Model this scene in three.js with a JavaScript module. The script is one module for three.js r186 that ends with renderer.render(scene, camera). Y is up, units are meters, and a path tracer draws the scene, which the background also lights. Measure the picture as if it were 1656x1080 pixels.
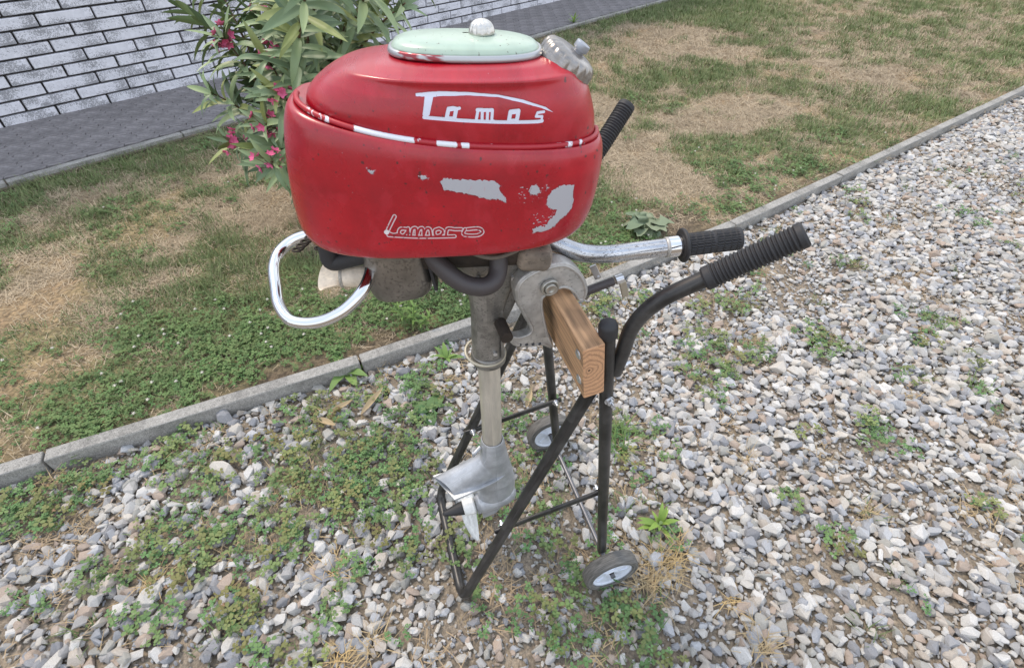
import * as THREE from 'three';
import { mergeGeometries, mergeVertices } from 'three/addons/utils/BufferGeometryUtils.js';
import { ConvexGeometry } from 'three/addons/geometries/ConvexGeometry.js';
import { RoundedBoxGeometry } from 'three/addons/geometries/RoundedBoxGeometry.js';

// ------------------------------------------------------------------ camera, sky, sun, exposure
const scene = new THREE.Scene();
const CAM_H = 1.41, PITCH = THREE.MathUtils.degToRad(43), FPX = 811;
const camera = new THREE.PerspectiveCamera(2 * Math.atan(540 / FPX) * 180 / Math.PI, 1656 / 1080, 0.05, 500);
camera.position.set(0, CAM_H, 0);
camera.rotation.set(-PITCH, 0, 0);
scene.add(camera);

const renderer = new THREE.WebGLRenderer({ antialias: true });
renderer.setSize(1024, 667);
renderer.toneMapping = THREE.LinearToneMapping;
renderer.toneMappingExposure = 1.75;
renderer.shadowMap.enabled = true;

// seeded random numbers and value noise
function rng(seed) { let a = seed >>> 0; return () => { a = (a + 0x6D2B79F5) | 0; let t = Math.imul(a ^ (a >>> 15), 1 | a); t = (t + Math.imul(t ^ (t >>> 7), 61 | t)) ^ t; return ((t ^ (t >>> 14)) >>> 0) / 4294967296; }; }
function hash2(i, j, s = 0) { let h = Math.imul(i, 374761393) + Math.imul(j, 668265263) + Math.imul(s, 1442695041); h = Math.imul(h ^ (h >>> 13), 1274126177); return ((h ^ (h >>> 16)) >>> 0) / 4294967296; }
function vnoise(x, y, s = 0, per = 0) {
  let i = Math.floor(x), j = Math.floor(y); const fx = x - i, fy = y - j, u = fx * fx * (3 - 2 * fx), v = fy * fy * (3 - 2 * fy);
  const w = (k) => per ? ((k % per) + per) % per : k;
  const a = hash2(w(i), w(j), s), b = hash2(w(i + 1), w(j), s), c = hash2(w(i), w(j + 1), s), d = hash2(w(i + 1), w(j + 1), s);
  return a + (b - a) * u + (c - a) * v + (a - b - c + d) * u * v;
}
function fbm(x, y, s = 0, oct = 4, per = 0) { let t = 0, a = .5, n = 0; for (let k = 0; k < oct; k++) { t += a * vnoise(x, y, s + k * 17, per); n += a; a *= .5; x *= 2; y *= 2; if (per) per *= 2; } return t / n; }
const mix = (a, b, t) => a + (b - a) * t, clamp = (x, a, b) => Math.min(b, Math.max(a, x)), sstep = (a, b, x) => { const t = clamp((x - a) / (b - a), 0, 1); return t * t * (3 - 2 * t); };

// a hazy bright sky: pale blue overhead, whiter towards the horizon, thin cloud
{
  const W = 512, Hh = 256, dat = new Float32Array(W * Hh * 4);
  for (let j = 0; j < Hh; j++) for (let i = 0; i < W; i++) {
    const el = (j + .5) / Hh * Math.PI - Math.PI / 2, az = i / W * 2 * Math.PI;
    const up = Math.max(0, Math.sin(el));
    const px = Math.cos(az) * Math.cos(el), pz = Math.sin(az) * Math.cos(el);
    const c = sstep(.38, .72, fbm(px * 2.2 / (up + .35) + 9, pz * 2.2 / (up + .35) + 4, 5, 5));
    const blue = [.46, .61, .88], white = [1.04, 1.02, .99], hor = [.84, .88, .92];
    const k = (j * W + i) * 4, h = Math.pow(1 - up, 4);
    for (let q = 0; q < 3; q++) { const s = mix(mix(blue[q], hor[q], h), white[q], .25 + .6 * c); dat[k + q] = el < 0 ? [.3, .28, .24][q] : s; }
    dat[k + 3] = 1;
  }
  const t = new THREE.DataTexture(dat, W, Hh, THREE.RGBAFormat, THREE.FloatType);
  t.mapping = THREE.EquirectangularReflectionMapping; t.magFilter = t.minFilter = THREE.LinearFilter; t.needsUpdate = true;
  scene.background = t; scene.environment = t;
}
const sun = new THREE.DirectionalLight(0xffeeda, 1.5);
sun.position.set(-2.6, 5.2, -3.4);
sun.target.position.set(0, 0, -1.5);
sun.castShadow = true; sun.shadow.radius = 20; sun.shadow.mapSize.set(2048, 2048);
Object.assign(sun.shadow.camera, { left: -10, right: 10, top: 10, bottom: -10, near: .1, far: 30 });
scene.add(sun, sun.target);

// ------------------------------------------------------------------ pixels of the photograph -> rays; frames of the trolley and of the motor
const V3 = (x, y, z) => new THREE.Vector3(x, y, z);
const cp = Math.cos(PITCH), sp = Math.sin(PITCH);
function ray(u, v) { const x = (u - 828) / FPX, y = -(v - 540) / FPX; return V3(x, y * cp - sp, -(cp + y * sp)); }
function onGround(u, v, y = 0) { const d = ray(u, v), t = (y - CAM_H) / d.y; return V3(d.x * t, y, d.z * t); }
function depthOf(p) { return (CAM_H - p.y) * sp - p.z * cp; }
const frame = (x, z, turn) => new THREE.Matrix4().makeRotationY(turn).setPosition(x, 0, z);
const FT = frame(.26, -.522, .3028), FM = frame(-.046, -.6883, .087);
const FTi = FT.clone().invert(), FMi = FM.clone().invert(), T2M = FMi.clone().multiply(FT);
function inFrame(Fi, u, v, z) { const c = V3(0, CAM_H, 0).applyMatrix4(Fi), e = ray(u, v).add(V3(0, CAM_H, 0)).applyMatrix4(Fi).sub(c); return c.addScaledVector(e, (z - c.z) / e.z); }
const mot = (u, v, z) => inFrame(FMi, u, v, z), tro = (u, v, z) => inFrame(FTi, u, v, z);

// ------------------------------------------------------------------ helpers
const used = {};
function numbered(n) { const k = used[n] = (used[n] ?? -1) + 1; return k ? n + '_' + String(k).padStart(3, '0') : n; }
function shadows(o) { o.castShadow = true; o.receiveShadow = true; return o; }
function part(name, geo, mat, parent) { const m = shadows(new THREE.Mesh(geo, mat)); m.name = name; parent.add(m); return m; }
function thing(name, label, category, group, matrix) {
  const g = new THREE.Group(); g.name = numbered(name); g.userData = { label, category }; if (group) g.userData.group = group;
  if (matrix) { matrix.decompose(g.position, g.quaternion, g.scale); }
  scene.add(g); return g;
}
function structure(name, label, category) { const g = new THREE.Group(); g.name = numbered(name); g.userData = { kind: 'structure', label, category }; scene.add(g); return g; }
function tint(geo, fn) { const p = geo.attributes.position, c = new Float32Array(p.count * 3); for (let i = 0; i < p.count; i++) { const q = fn(p.getX(i), p.getY(i), p.getZ(i), i); c[3 * i] = q[0]; c[3 * i + 1] = q[1]; c[3 * i + 2] = q[2]; } geo.setAttribute('color', new THREE.BufferAttribute(c, 3)); return geo; }
function gridGeo(nu, nv, fn, closeU = false) { // fn(i,j)->[x,y,z]
  const pos = [], uv = [], idx = [];
  for (let j = 0; j <= nv; j++) for (let i = 0; i <= nu; i++) { const p = fn(closeU ? i % nu : i, j); pos.push(p[0], p[1], p[2]); uv.push(p[3] ?? i / nu, p[4] ?? j / nv); }
  for (let j = 0; j < nv; j++) for (let i = 0; i < nu; i++) { const a = j * (nu + 1) + i, b = a + 1, c = a + nu + 1, d = c + 1; idx.push(a, b, d, a, d, c); }
  const g = new THREE.BufferGeometry(); g.setAttribute('position', new THREE.Float32BufferAttribute(pos, 3)); g.setAttribute('uv', new THREE.Float32BufferAttribute(uv, 2)); g.setIndex(idx); g.computeVertexNormals();
  if (closeU) { const n = g.attributes.normal; for (let j = 0; j <= nv; j++) { const a = j * (nu + 1), b = a + nu, q = V3(n.getX(a) + n.getX(b), n.getY(a) + n.getY(b), n.getZ(a) + n.getZ(b)).normalize(); n.setXYZ(a, q.x, q.y, q.z); n.setXYZ(b, q.x, q.y, q.z); } }
  return g;
}
function fillet(pts, r, n = 7) { // rounded corners on a polyline
  const out = [pts[0].clone()];
  for (let i = 1; i < pts.length - 1; i++) {
    const p = pts[i], a = pts[i - 1].clone().sub(p), b = pts[i + 1].clone().sub(p), rr = Math.min(Array.isArray(r) ? r[i - 1] : r, a.length() * .48, b.length() * .48);
    const s = p.clone().addScaledVector(a.normalize(), rr), e = p.clone().addScaledVector(b.normalize(), rr);
    for (let k = 0; k <= n; k++) { const t = k / n; out.push(V3(0, 0, 0).addScaledVector(s, (1 - t) * (1 - t)).addScaledVector(p, 2 * t * (1 - t)).addScaledVector(e, t * t)); }
  }
  out.push(pts[pts.length - 1].clone()); return out;
}
function resample(pts, n) { const L = [0]; for (let i = 1; i < pts.length; i++) L.push(L[i - 1] + pts[i].distanceTo(pts[i - 1])); const out = []; let k = 0; for (let i = 0; i <= n; i++) { const d = L[L.length - 1] * i / n; while (k < L.length - 2 && L[k + 1] < d) k++; const t = (d - L[k]) / Math.max(1e-9, L[k + 1] - L[k]); out.push(pts[k].clone().lerp(pts[k + 1], clamp(t, 0, 1))); } return out; }
function smooth(pts, n = 40) { return new THREE.CatmullRomCurve3(pts, false, 'centripetal').getPoints(n); }
function sweep(pts, rad, seg = 14, flat = 1, caps = true) { // tube along points; rad number or f(t, angle)
  const R = typeof rad === 'function' ? rad : () => rad, N = pts.length, tan = pts.map((p, i) => pts[Math.min(N - 1, i + 1)].clone().sub(pts[Math.max(0, i - 1)]).normalize());
  let nrm = Math.abs(tan[0].y) < .9 ? V3(0, 1, 0) : V3(1, 0, 0); nrm.addScaledVector(tan[0], -nrm.dot(tan[0])).normalize();
  const rings = [];
  for (let i = 0; i < N; i++) {
    nrm = nrm.clone().addScaledVector(tan[i], -nrm.dot(tan[i])).normalize(); const bin = tan[i].clone().cross(nrm), ring = [];
    for (let k = 0; k < seg; k++) { const a = k / seg * 2 * Math.PI, r = R(i / (N - 1), a); ring.push(pts[i].clone().addScaledVector(nrm, Math.cos(a) * r).addScaledVector(bin, Math.sin(a) * r * flat)); }
    rings.push(ring);
  }
  const side = gridGeo(seg, N - 1, (i, j) => { const p = rings[j][i]; return [p.x, p.y, p.z]; }, true);
  if (!caps) return side;
  const disc = (ring, c, flip) => { const g = new THREE.BufferGeometry(), pos = [], uv = []; for (let k = 0; k < seg; k++) { const a = ring[k], b = ring[(k + 1) % seg]; for (const q of flip ? [c, b, a] : [c, a, b]) { pos.push(q.x, q.y, q.z); uv.push(0, flip ? 0 : 1); } } g.setAttribute('position', new THREE.Float32BufferAttribute(pos, 3)); g.setAttribute('uv', new THREE.Float32BufferAttribute(uv, 2)); g.computeVertexNormals(); return g; };
  return mergeGeometries([side.toNonIndexed(), disc(rings[0], pts[0], true), disc(rings[N - 1], pts[N - 1], false)]);
}
const rod = (a, b, r, seg = 14) => sweep([a, a.clone().lerp(b, .5), b], r, seg);
function lathe(profile, seg, m) { const g = new THREE.LatheGeometry(profile.map((p) => new THREE.Vector2(p[0], p[1])), seg); if (m) g.applyMatrix4(m); return g; }
const axisTo = (p, dir) => new THREE.Matrix4().compose(p, new THREE.Quaternion().setFromUnitVectors(V3(0, 1, 0), dir.clone().normalize()), V3(1, 1, 1));
const plain = (gs) => mergeGeometries(gs.map((g) => { g = g.index ? g.toNonIndexed() : g; for (const k of Object.keys(g.attributes)) if (!['position', 'normal', 'uv'].includes(k)) g.deleteAttribute(k); if (!g.attributes.uv) g.setAttribute('uv', new THREE.Float32BufferAttribute(new Float32Array(g.attributes.position.count * 2), 2)); return g; }));
function rgb(r, g, b) { return new THREE.Color().setRGB(r, g, b); }
function dataTex(n, fn, color = true, m = n) { const d = new Uint8Array(n * m * 4); for (let j = 0; j < m; j++) for (let i = 0; i < n; i++) { const q = fn(i, j), k = (j * n + i) * 4; d[k] = clamp(q[0] * 255, 0, 255); d[k + 1] = clamp(q[1] * 255, 0, 255); d[k + 2] = clamp(q[2] * 255, 0, 255); d[k + 3] = 255; } const t = new THREE.DataTexture(d, n, m, THREE.RGBAFormat); t.wrapS = t.wrapT = THREE.RepeatWrapping; t.magFilter = THREE.LinearFilter; t.minFilter = THREE.LinearMipmapLinearFilter; t.generateMipmaps = true; if (color) t.colorSpace = THREE.SRGBColorSpace; t.needsUpdate = true; return t; }
function canvasTex(cv, color = true) { const t = new THREE.CanvasTexture(cv); if (color) t.colorSpace = THREE.SRGBColorSpace; t.wrapS = t.wrapT = THREE.RepeatWrapping; return t; }
const worldUV = (geo, s = 1, ax = 'xz') => { const p = geo.attributes.position, uv = []; for (let i = 0; i < p.count; i++) { const q = { x: p.getX(i), y: p.getY(i), z: p.getZ(i) }; uv.push(q[ax[0]] * s, q[ax[1]] * s); } geo.setAttribute('uv', new THREE.Float32BufferAttribute(uv, 2)); return geo; };
// box-style uv in metres by the dominant normal
function boxUV(geo, s = 1) { if (geo.index) geo = geo.toNonIndexed(); const p = geo.attributes.position, n = geo.attributes.normal, uv = new Float32Array(p.count * 2); for (let i = 0; i < p.count; i++) { const a = Math.abs(n.getX(i)), b = Math.abs(n.getY(i)), c = Math.abs(n.getZ(i)); const x = p.getX(i), y = p.getY(i), z = p.getZ(i); let u, v; if (b >= a && b >= c) { u = x; v = z; } else if (a >= c) { u = z; v = y; } else { u = x; v = y; } uv[2 * i] = u * s; uv[2 * i + 1] = v * s; } geo.setAttribute('uv', new THREE.BufferAttribute(uv, 2)); return geo; }

// ------------------------------------------------------------------ ground
const grit = dataTex(512, (i, j) => { const a = fbm(i / 8, j / 8, 1, 4, 64), b = vnoise(i / 2, j / 2, 3, 256), c = fbm(i / 64, j / 64, 7, 3, 8); const l = .34 + .26 * a + .14 * b - .06; return [l * (1.02 + .06 * c), l * (.94 + .04 * c), l * .84]; });
const gritBump = dataTex(512, (i, j) => { const a = fbm(i / 6, j / 6, 1, 4, 86); return [a, a, a]; }, false);
const soilMat = new THREE.MeshStandardMaterial({ map: grit, bumpMap: gritBump, bumpScale: .006, roughness: 1 });
const ground = structure('ground', 'grey brown gritty soil beneath the loose gravel', 'ground');
{ const g = new THREE.PlaneGeometry(400, 400); g.rotateX(-Math.PI / 2); g.translate(0, -.014, 0); worldUV(g, 1.6); part('soil', g, soilMat, ground); }

// kerb: a line of one-metre concrete edging stones between gravel and lawn (front top edge)
const kerbPts = [[-5.1, .85], [-3.33, -.02], [-2.4, -.44], [-1.47, -.872], [-.567, -1.299], [.32, -1.765], [1.17, -2.295], [2.0, -2.86], [2.82, -3.43], [3.64, -4.0], [6.1, -5.72]].map(([x, z]) => V3(x, 0, z));
const kerbZ = (x) => { for (let i = 0; i < kerbPts.length - 1; i++) if (x <= kerbPts[i + 1].x || i === kerbPts.length - 2) { const a = kerbPts[i], b = kerbPts[i + 1]; return mix(a.z, b.z, (x - a.x) / (b.x - a.x)); } };
const concreteTex = dataTex(512, (i, j) => { const a = fbm(i / 10, j / 10, 21, 4, 51), s = hash2(i >> 1, j >> 1, 5), c = fbm(i / 80, j / 80, 23, 3, 6); let l = .56 + .16 * (a - .5) + .18 * (c - .5); if (s > .86) l -= .2 * hash2(i >> 1, j >> 1, 9); if (s < .1) l += .12; return [l, l * .985, l * .95]; });
const concreteMat = new THREE.MeshStandardMaterial({ map: concreteTex, bumpMap: concreteTex, bumpScale: .002, roughness: .95 });
{
  const kerb = structure('kerb', 'weathered concrete edging stones between gravel and lawn', 'kerb');
  for (let i = 0; i < kerbPts.length - 1; i++) {
    const a = kerbPts[i], b = kerbPts[i + 1], d = b.clone().sub(a), L = d.length(), g0 = new RoundedBoxGeometry(L - .008, .24, .05, 2, .006), r = rng(40 + i);
    const g = boxUV(g0, 2.2); g.rotateY(-Math.atan2(d.z, d.x)); const n = V3(d.z, 0, -d.x).normalize(); const m = a.clone().lerp(b, .5).addScaledVector(n, .025);
    g.translate(m.x, -.07 + (r() - .5) * .006, m.z); part(numbered('kerb_stone'), g, concreteMat, kerb);
  }
}
const LAWN_Y = .028;
// patches read off the photograph: [u, v, radius in m]
const bare = [[645, 560, .13], [600, 575, .1], [1095, 362, .2], [690, 545, .1], [520, 600, .1], [1000, 410, .08], [450, 610, .08]].map(([u, v, r]) => { const p = onGround(u, v, LAWN_Y); return [p.x, p.z, r]; });
const straw = [[1010, 75, .9], [1075, 55, .7], [900, 95, .4], [1130, 200, .3], [1180, 90, .4], [1010, 260, .35], [1080, 290, .3], [960, 180, .3], [440, 330, .2], [560, 470, .12], [1230, 180, .4], [1420, 120, .7], [1540, 300, .3], [100, 330, .2]].map(([u, v, r]) => { const p = onGround(u, v, LAWN_Y); return [p.x, p.z, r]; });
const lush = [[950, 70, .3], [860, 90, .35], [1060, 25, .5], [1090, 120, .35], [1130, 110, .3], [1180, 20, .8], [1080, 170, .2], [1170, 235, .22], [1160, 260, .2], [980, 365, .2], [1000, 330, .15], [950, 385, .15], [450, 570, .22], [520, 540, .2], [470, 530, .18], [640, 490, .15], [420, 500, .2], [560, 510, .14], [720, 510, .12], [330, 580, .2], [200, 620, .2], [330, 480, .25], [250, 540, .2], [120, 640, .2], [480, 450, .2], [430, 440, .15], [620, 440, .15], [200, 430, .2], [350, 400, .2], [1350, 200, .3], [1500, 170, .3], [1300, 270, .2]].map(([u, v, r]) => { const p = onGround(u, v, LAWN_Y); return [p.x, p.z, r]; });
const near = (list, x, z, rough = .5) => { let m = 0; for (const [a, b, r, w = 1] of list) { const d = Math.hypot(x - a, z - b) / r; if (d < 1.9) m = Math.max(m, w - w * sstep(.55, 1.4, d + rough * (fbm(x * 5, z * 5, 77, 3) - .5))); } return m; };
const DIR = V3(.68, 0, -.733).normalize(), NRM = V3(.733, 0, .68).normalize();   // along the path, and from the house towards the lawn
const PATH_EDGE = -4.03, WALL_AT = -5.13;
const pathCoord = (x, z) => [x * DIR.x + z * DIR.z, x * NRM.x + z * NRM.z];
function lawnState(x, z) { // 0 straw .. 1 green, and bareness
  const b = near(bare, x, z); const edge = sstep(PATH_EDGE + .7, PATH_EDGE + .1, pathCoord(x, z)[1]);
  let g = .46 + 1.25 * (fbm(x * 1.5 + 3, z * 1.5, 31, 4) - .5) + 1.4 * (fbm(x * 6, z * 6, 35, 2) - .5);
  g = g - .55 * near(straw, x, z) + .6 * near(lush, x, z) + .4 * edge;
  const k = (z - kerbZ(x)); const dk = -k * .87; // distance behind the kerb
  const bareness = Math.max(b, .75 * sstep(.22, .05, dk) * sstep(.42, .6, fbm(x * 4, z * 4, 91, 3)));
  return [clamp(g, 0, 1), bareness];
}
const thatch = dataTex(1024, (i, j) => { let l = 0; const a = fbm(i / 12, j / 12, 51, 4, 85), st = fbm(i / 3, j / 16, 52, 3, 64) * .5 + fbm(i / 16, j / 3, 53, 3, 64) * .5, c = fbm(i / 90, j / 90, 54, 3, 11); l = .3 + .34 * (st - .5) + .3 * a; return [l * (1.1), l * (.98 + .04 * c), l * (.82)]; });
{
  const lawn = structure('lawn', 'dry summer lawn soil with pale straw thatch', 'lawn');
  const us = []; for (let x = -6; x <= 7; x += .06) us.push(x); const NV = 110;
  const g = gridGeo(us.length - 1, NV, (i, j) => { const x = us[i], t = j / NV, back = .052 + 16 * t * t * t * .6 + 6.4 * t * t, z = kerbZ(x) - back * .95; const xx = x + back * .45; const s = sstep(0, .1, t); return [xx, LAWN_Y - .006 + s * .018 * (fbm(xx * 2.5, z * 2.5, 61, 3) - .5) * 2 + .008 * (fbm(xx * 14, z * 14, 62, 2) - .5), z]; });
  g.deleteAttribute('uv'); worldUV(g, .9);
  tint(g, (x, y, z) => { const [gr, b] = lawnState(x, z); const s = [1.15, 1.0, .85], q = [.75, .85, .6], d = [.5, .46, .44]; return [0, 1, 2].map((k) => mix(mix(s[k], q[k], gr), d[k], b)); });
  part('turf_soil', g, new THREE.MeshStandardMaterial({ map: thatch, bumpMap: thatch, bumpScale: .006, roughness: 1, vertexColors: true }), lawn);
}

// ------------------------------------------------------------------ paved path along the house
{
  const path = structure('path', 'grey interlocking pavers with a concrete edging along the house wall', 'path');
  const M = new THREE.Matrix4().makeBasis(DIR, V3(0, 1, 0), V3(-NRM.x, 0, -NRM.z).negate()); // local x along, y up, z towards lawn
  const put = (g, a, y, b) => { g.translate(a, y, b); g.applyMatrix4(M); return g; };
  const pavTex = dataTex(512, (i, j) => { const a = fbm(i / 9, j / 9, 71, 4, 57), c = fbm(i / 70, j / 70, 72, 3, 7), s = hash2(i, j, 6); const l = .44 + .16 * (a - .5) + .16 * (c - .5) + (s > .9 ? .05 : 0); return [l * 1.01, l * .98, l * .99]; });
  const mats = [.92, 1, 1.06, .97].map((k) => new THREE.MeshStandardMaterial({ map: pavTex, bumpMap: pavTex, bumpScale: .0015, roughness: .95, color: rgb(k, k, k * .99) }));
  part('path_bed', put(boxUV(new THREE.BoxGeometry(40, .1, 1.16), 1.5), 0, -.012, (PATH_EDGE + WALL_AT) / 2), new THREE.MeshStandardMaterial({ map: grit, color: rgb(.5, .48, .45), roughness: 1 }), path);
  const L = .22, Wd = .11, amp = .011, gap = .004;
  const zz = (x) => { const p = [[0, 0], [.125, 1], [.375, -1], [.5, 0]]; let t = ((x / L % .5) + .5) % .5; for (let k = 0; k < 3; k++) if (t <= p[k + 1][0]) return amp * mix(p[k][1], p[k + 1][1], (t - p[k][0]) / (p[k + 1][0] - p[k][0])); return 0; };
  const xs = [0, .125, .375, .5, .625, .875, 1].map((t) => t * L);
  const sh = new THREE.Shape(); const P = [];
  for (const x of xs) P.push([x, zz(x)]); P.push([L + .01, Wd * .3], [L - .01, Wd * .7]); for (const x of [...xs].reverse()) P.push([x, Wd + zz(x)]); P.push([-.01, Wd * .7], [.01, Wd * .3]);
  const cx = L / 2, cy = Wd / 2; P.forEach(([x, y], k) => { const X = cx + (x - cx) * (1 - gap * 2.4 / L), Y = cy + (y - cy) * (1 - gap * 2.4 / Wd); k ? sh.lineTo(X, Y) : sh.moveTo(X, Y); });
  const pg = new THREE.ExtrudeGeometry(sh, { depth: .05, bevelEnabled: true, bevelThickness: .003, bevelSize: .003, bevelSegments: 1 }); pg.rotateX(-Math.PI / 2); pg.translate(0, 0, Wd); 
  // geometry now: x 0..L, y up, z -0..Wd
  const all = [], r = rng(3); const rows = Math.round((PATH_EDGE - .06 - WALL_AT) / Wd);
  for (let q = 0; q < rows; q++) for (let k = -46; k < 52; k++) { const a = (k + (q % 2) * .5) * L, b = WALL_AT + .012 + q * Wd; const c = V3(a, .03, b).applyMatrix4(M); const d = depthOf(c), u = 828 + FPX * c.x / d, v = 540 - FPX * ((c.y - CAM_H) * cp - c.z * sp) / d; all.push({ a, b, k, q, see: d > 0 && u > -40 && u < 1700 && v > -30, d, dy: (r() - .5) * .004, m: Math.floor(r() * 4), tx: (r() - .5) * .02 }); }
  all.sort((p, q) => (q.see - p.see) || p.d - q.d);
  const rest = [];
  all.forEach((o, n) => { if (n < 300) { const m = part(numbered('paver'), pg, mats[o.m], path); m.applyMatrix4(new THREE.Matrix4().makeTranslation(o.a, .0 + o.dy, o.b)); m.applyMatrix4(M); m.rotateX(o.tx); } else { const g = pg.clone(); g.translate(o.a, o.dy, o.b); g.applyMatrix4(M); rest.push(g); } });
  const far = part('far_pavers', mergeGeometries(rest), mats[1], path); far.userData.kind = 'stuff';
  for (let k = -8; k < 12; k++) part(numbered('edging_stone'), put(boxUV(new RoundedBoxGeometry(.992, .2, .05, 2, .006), 2), k + .5, -.038 + (hash2(k, 3) - .5) * .006, PATH_EDGE - .026), concreteMat, path);
}

// ------------------------------------------------------------------ whitewashed brick house wall behind the path
{
  const o = V3(0, 0, 0).addScaledVector(NRM, WALL_AT);
  const M = new THREE.Matrix4().makeBasis(DIR, V3(0, 1, 0), NRM).setPosition(o);
  const wall = thing('brick_wall', 'whitewashed brick wall with dark recessed joints beside the paved path', 'wall', null, M);
  const mort = dataTex(256, (i, j) => { const a = fbm(i / 6, j / 6, 81, 4, 43); const l = .17 + .2 * a; return [l, l * .95, l * .92]; });
  part('mortar', boxUV(new THREE.BoxGeometry(24, 2.9, .2).translate(2, 1.4, -.114), 2), new THREE.MeshStandardMaterial({ map: mort, bumpMap: mort, bumpScale: .004, roughness: 1 }), wall);
  const bt = dataTex(1024, (i, j) => { const a = fbm(i / 16, j / 16, 83, 5, 64), c = fbm(i / 110, j / 60, 84, 3, 16), s = fbm(i / 4, j / 4, 85, 3, 256); let l = .86 + .1 * (a - .5); const stain = sstep(.52, .68, c * .55 + s * .5); l = mix(l, .4 + .25 * s, stain * .85); return [l * .985, l * .985, l * 1.01]; });
  const bm = new THREE.MeshStandardMaterial({ map: bt, bumpMap: bt, bumpScale: .003, roughness: .9 });
  const BL = .342, BH = .08, J = .013, r = rng(8);
  const variants = [...Array(10)].map((_, k) => { const g = boxUV(new RoundedBoxGeometry(BL - J, BH - J, .04, 1, .005), .8); const uv = g.attributes.uv; for (let i = 0; i < uv.count; i++) uv.setXY(i, uv.getX(i) + k * .171, uv.getY(i) + k * .317); return g; });
  const rest = [];
  for (let row = 0; row < 32; row++) for (let k = -26; k < 36; k++) {
    const x = (k + (row % 2) * .5 + .06) * BL, y = .035 + row * BH + BH / 2, dz = (r() - .5) * .006, v = Math.floor(r() * 10);
    const p = V3(x, y, 0).applyMatrix4(M), d = depthOf(p), u = 828 + FPX * p.x / d, vv = 540 - FPX * ((p.y - CAM_H) * cp - p.z * sp) / d;
    if (d > .5 && u > -30 && u < 1690 && vv > -25 && vv < 900) { const b = part(numbered('brick'), variants[v], bm, wall); b.position.set(x, y, dz); b.rotation.z = (r() - .5) * .012; }
    else { const g = variants[v].clone(); g.translate(x, y, dz); rest.push(g); }
  }
  const up = part('upper_bricks', mergeGeometries(rest), bm, wall); up.userData.kind = 'stuff';
}

// ------------------------------------------------------------------ gravel
const greenGravel = [[470, 760, .16], [540, 730, .15], [600, 770, .15], [520, 800, .17], [450, 830, .15], [580, 820, .12], [430, 720, .12], [640, 700, .06], [450, 690, .08], [500, 690, .1],
  [620, 605, .1], [560, 605, .07], [660, 575, .09], [720, 560, .1], [700, 620, .08], [690, 660, .09], [650, 730, .08], [690, 750, .07],
  [720, 860, .12], [780, 900, .12], [850, 900, .15], [760, 980, .06], [830, 940, .1], [900, 880, .15], [870, 830, .12], [930, 850, .1], [690, 820, .07], [850, 610, .08], [840, 660, .1], [830, 700, .1], [870, 760, .1], [820, 780, .08], [930, 900, .08],
  [970, 985, .1], [1000, 1010, .11], [1040, 1020, .1], [930, 1060, .1], [1050, 1070, .08], [990, 1060, .09], [1090, 860, .06], [1030, 720, .09], [1000, 690, .09], [1010, 800, .07], [1130, 580, .09], [1180, 490, .09], [1150, 500, .07], [1190, 560, .08], [960, 500, .09], [1040, 500, .08], [1030, 540, .06], [600, 905, .06], [590, 880, .05], [470, 1040, .06], [440, 1060, .05], [1200, 700, .05], [560, 975, .05], [640, 1020, .04], [1210, 430, .06],
  [340, 770, .16], [250, 730, .14], [180, 900, .14], [300, 870, .12], [90, 800, .15], [220, 1020, .08], [380, 980, .06], [60, 960, .08], [1330, 560, .12], [1420, 700, .1], [1500, 520, .14], [1580, 820, .1], [1350, 900, .09], [1460, 980, .12], [1600, 640, .12], [1290, 800, .06], [1380, 430, .1]].map(([u, v, r], k) => { const p = onGround(u, v), w = k < 10 || (u < 400 && v < 900) ? 1 : u > 1240 ? .5 : .6; return [p.x, p.z, r * (u > 1240 ? .75 : 1), w]; });
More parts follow.
